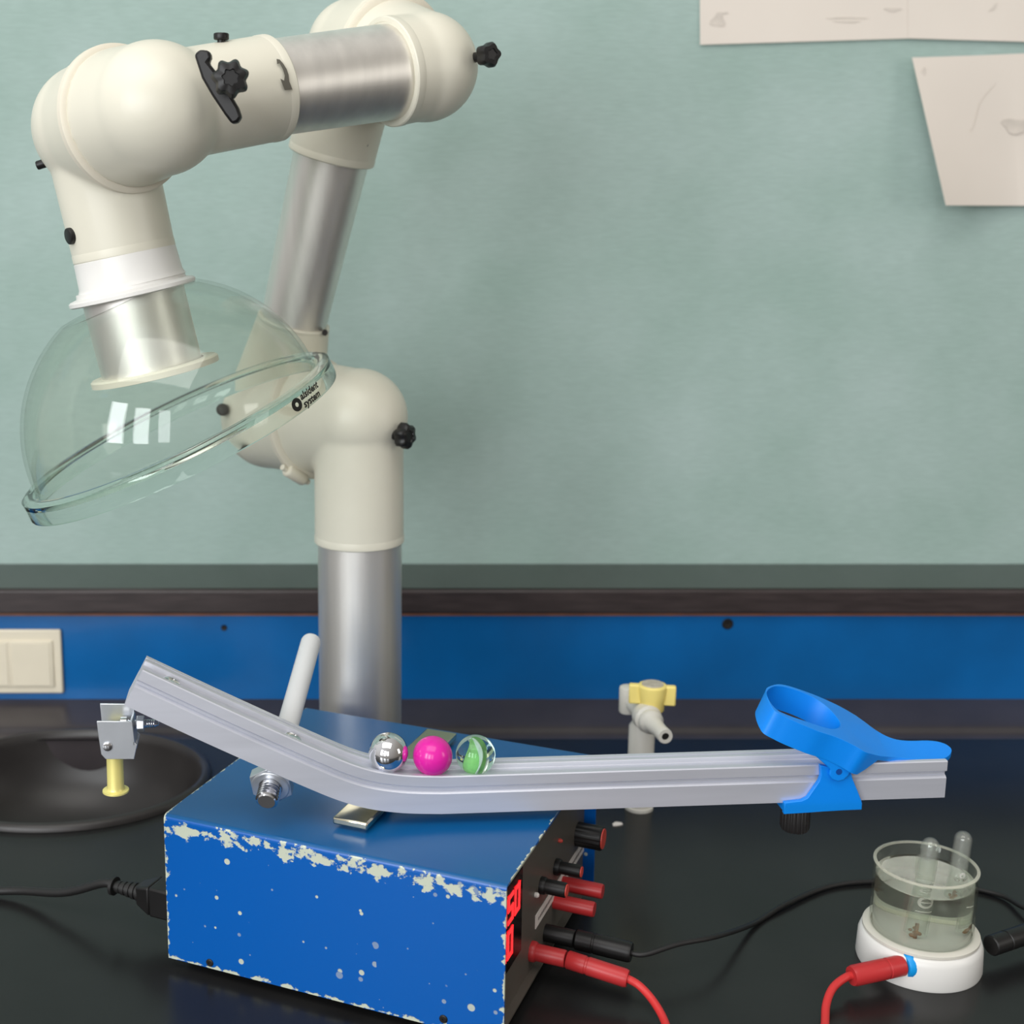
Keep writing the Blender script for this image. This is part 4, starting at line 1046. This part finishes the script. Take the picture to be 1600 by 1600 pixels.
def closed_smooth(P, sub):
    n = len(P); o = []
    for i in range(n):
        a, b, c, d = [Vector((*P[(i+k) % n], 0)) for k in (-1, 0, 1, 2)]
        for k in range(sub):
            t = k/sub; q = .5*((2*b)+(c-a)*t+(2*a-5*b+4*c-d)*t*t+(3*b-a-3*c+d)*t**3); o.append((q.x, q.y))
    return o
print('lever w', min(q[1] for q in OUT), max(q[1] for q in OUT))
def lever():
    outl = closed_smooth(OUT, 3); hol = closed_smooth(HOL, 4)
    bm = bmesh.new()
    def loop(P):
        vs = [bm.verts.new((a, b, 0)) for a, b in P]; return vs, [bm.edges.new((vs[i], vs[(i+1) % len(vs)])) for i in range(len(vs))]
    v1, e1 = loop(outl); v2, e2 = loop(hol)
    bmesh.ops.triangle_fill(bm, edges=e1+e2, use_beauty=True)
    bm.verts.index_update()
    tris = [[v.index for v in f.verts] for f in bm.faces]; co = [(v.co.x, v.co.y) for v in bm.verts]
    n1, n2 = len(v1), len(v2); bm.free()
    def frame(s_):
        d = .004; t = Vector((2*d, smoothz(s_+d)-smoothz(s_-d), 0)).normalized(); return Vector((-t.y, t.x, 0))
    s_turn = on_tr(1345, 1150, wc)[0]
    def thick(s_):
        k = max(0, min(1, (s_-s_turn)/.007)); k = k*k*(3-2*k); return .0200*(1-k)+.0042*k
    top, bot = [], []; wm = (min(q[1] for q in OUT)+max(q[1] for q in OUT))/2
    sn_ring = frame(on_tr(1262, 1110, wc)[0])
    for s_, w_ in co:
        z = smoothz(s_); nn = frame(s_)
        k = max(0, min(1, (s_-s_turn+.03)/.03)); nn = (sn_ring*(1-k)+nn*k).normalized()
        z += ROLL*(w_-wc); top.append(TP(s_, z, w_)); q = Vector((s_, z, 0))-nn*thick(s_); bot.append(TP(q.x, q.y, wm+(w_-wm)*.97))
    k = len(co); m = MB()
    fs = tris+[[a+k for a in t_[::-1]] for t_ in tris]
    for base, n_ in ((0, n1), (n1, n2)):
        for i in range(n_): fs.append([base+i, base+(i+1) % n_, base+(i+1) % n_+k, base+i+k])
    m.add(top+bot, fs)
    me = m.mesh('lever'); bm = bmesh.new(); bm.from_mesh(me); bmesh.ops.recalc_face_normals(bm, faces=bm.faces); bm.to_mesh(me); bm.free()
    return me
lvo = put('release_lever', lever(), M['bluelever'], ramp, bevel=.0008, smooth=40, label='bright blue release lever with a ring and a tail')
wl = min(q[1] for q in OUT)+.003
lug = [(1268, 1176), (1300, 1183), (1335, 1180), (1347, 1183), (1331, 1203), (1326, 1212), (1319, 1219), (1309, 1221.5), (1300, 1218), (1296, 1211), (1298, 1203), (1292, 1197)]
lp = [TPP(x, y, min(wf-.0032, wl)) for x, y in lug]; wfar = max(Wd+.0048, max(q[1] for q in OUT)-.006)
wlug = min(wf-.0032, wl)
for q in (0, wfar-wlug):
    put('pivot_lug', MB().prism([p+TN*q for p in lp], TN*.0030), M['bluelever'], lvo, bevel=.0008)
c3 = TPP(1311, 1206, wlug)
put('pivot_pin', MB().cyl(c3+TN*(wfar-wlug+.0032), c3-TN*.0002, mpx(5, c3), None, 20), M['deepblue'], lvo, label='pivot pin')

# marbles resting in the channel
def marble_at(px, py, w_):
    z_f = Z_T+Hd*.885
    r = mpx(31, TP(0.01, Z_T+.04, w_))
    s1 = on_tr(px, py, w_)[0]
    return TP(s1, z_f+r, w_), r
for px, nm in ((607, 'steel'), (676, 'pink'), (743, 'glass')):
    py = 1190
    c3, r = marble_at(px, py, Wd*.375)
    if px == 607:     # sits where the channel begins to climb
        s1 = (c3-Pt0).dot(TD)
        best = 0
        for i in range(len(spl)-1):
            t = (spl[i+1]-spl[i]).normalized(); nn = Vector((-t.y, t.x, 0)); q = spl[i]+nn*(Hd*.885)
            d = (Vector((s1, 0, 0))-Vector((q.x, 0, 0))).length
            need = q.y + math.sqrt(max(0, r*r-(q.x-s1)**2)) if abs(q.x-s1) < r else -9
            best = max(best, need)
        c3.z = max(c3.z, best+Z_T-Z_T)
    if nm == 'steel':
        tag(put('marble', MB().sphere(c3, r, 64, 32), M['mirror'], smooth=180), 'mirror polished steel ball on the ramp, nearest the slope', 'marble', 'marbles on the ramp')
    elif nm == 'pink':
        tag(put('marble', MB().sphere(c3, r, 64, 32), M['pink'], smooth=180), 'glossy bright pink ball between the steel ball and the glass marble', 'marble', 'marbles on the ramp')
    else:
        t_ = thing('marble', 'clear glass marble with a green twist inside, rightmost of the three balls', 'marble', c3-Vector((0, 0, r)), 0, 'marbles on the ramp')
        put('glass', MB().sphere(c3, r, 64, 32), M['marbleglass'], t_, smooth=180)
        def vane(a0, wd, tw, matk, nm_, tilt):
            N_ = 24; vs = []; m = MB()
            for k in range(N_+1):
                h = -.80+1.6*k/N_; hw = wd*math.sqrt(max(0, 1-(h/.84)**2)); a = a0+tw*h
                for sg in (-1, 1):
                    rr2 = hw*sg
                    bow = .25*(1-(h/.8)**2)
                    v = Vector((math.cos(a)*rr2+bow*math.sin(a)-.10, math.sin(a)*rr2, h))*r
                    v = Matrix.Rotation(tilt, 3, 'Y') @ v
                    vs.append(c3+v)
            m.add(vs, [[2*k, 2*k+1, 2*k+3, 2*k+2] for k in range(N_)])
            o = put(nm_, m, M[matk], t_, smooth=180); sd = o.modifiers.new('t', 'SOLIDIFY'); sd.thickness = r*.06; sd.offset = 0
        vane(.35, .42, .9, 'marblegreen', 'green_twist', -.12)
        vane(1.9, .34, .9, 'marblewhite', 'white_twist', -.12)

# a small white flake lying on the bench
fl = onz(964, 1288, 0)
tag(put('paper_scrap', MB().prism([onz(x, y, .0004) for x, y in ((957, 1288), (962, 1285), (971, 1286), (973, 1289), (964, 1291), (958, 1291))], (0, 0, .0008)), M['labelstrip']), 'tiny white paper scrap lying on the black bench right of the blue box', 'scrap')
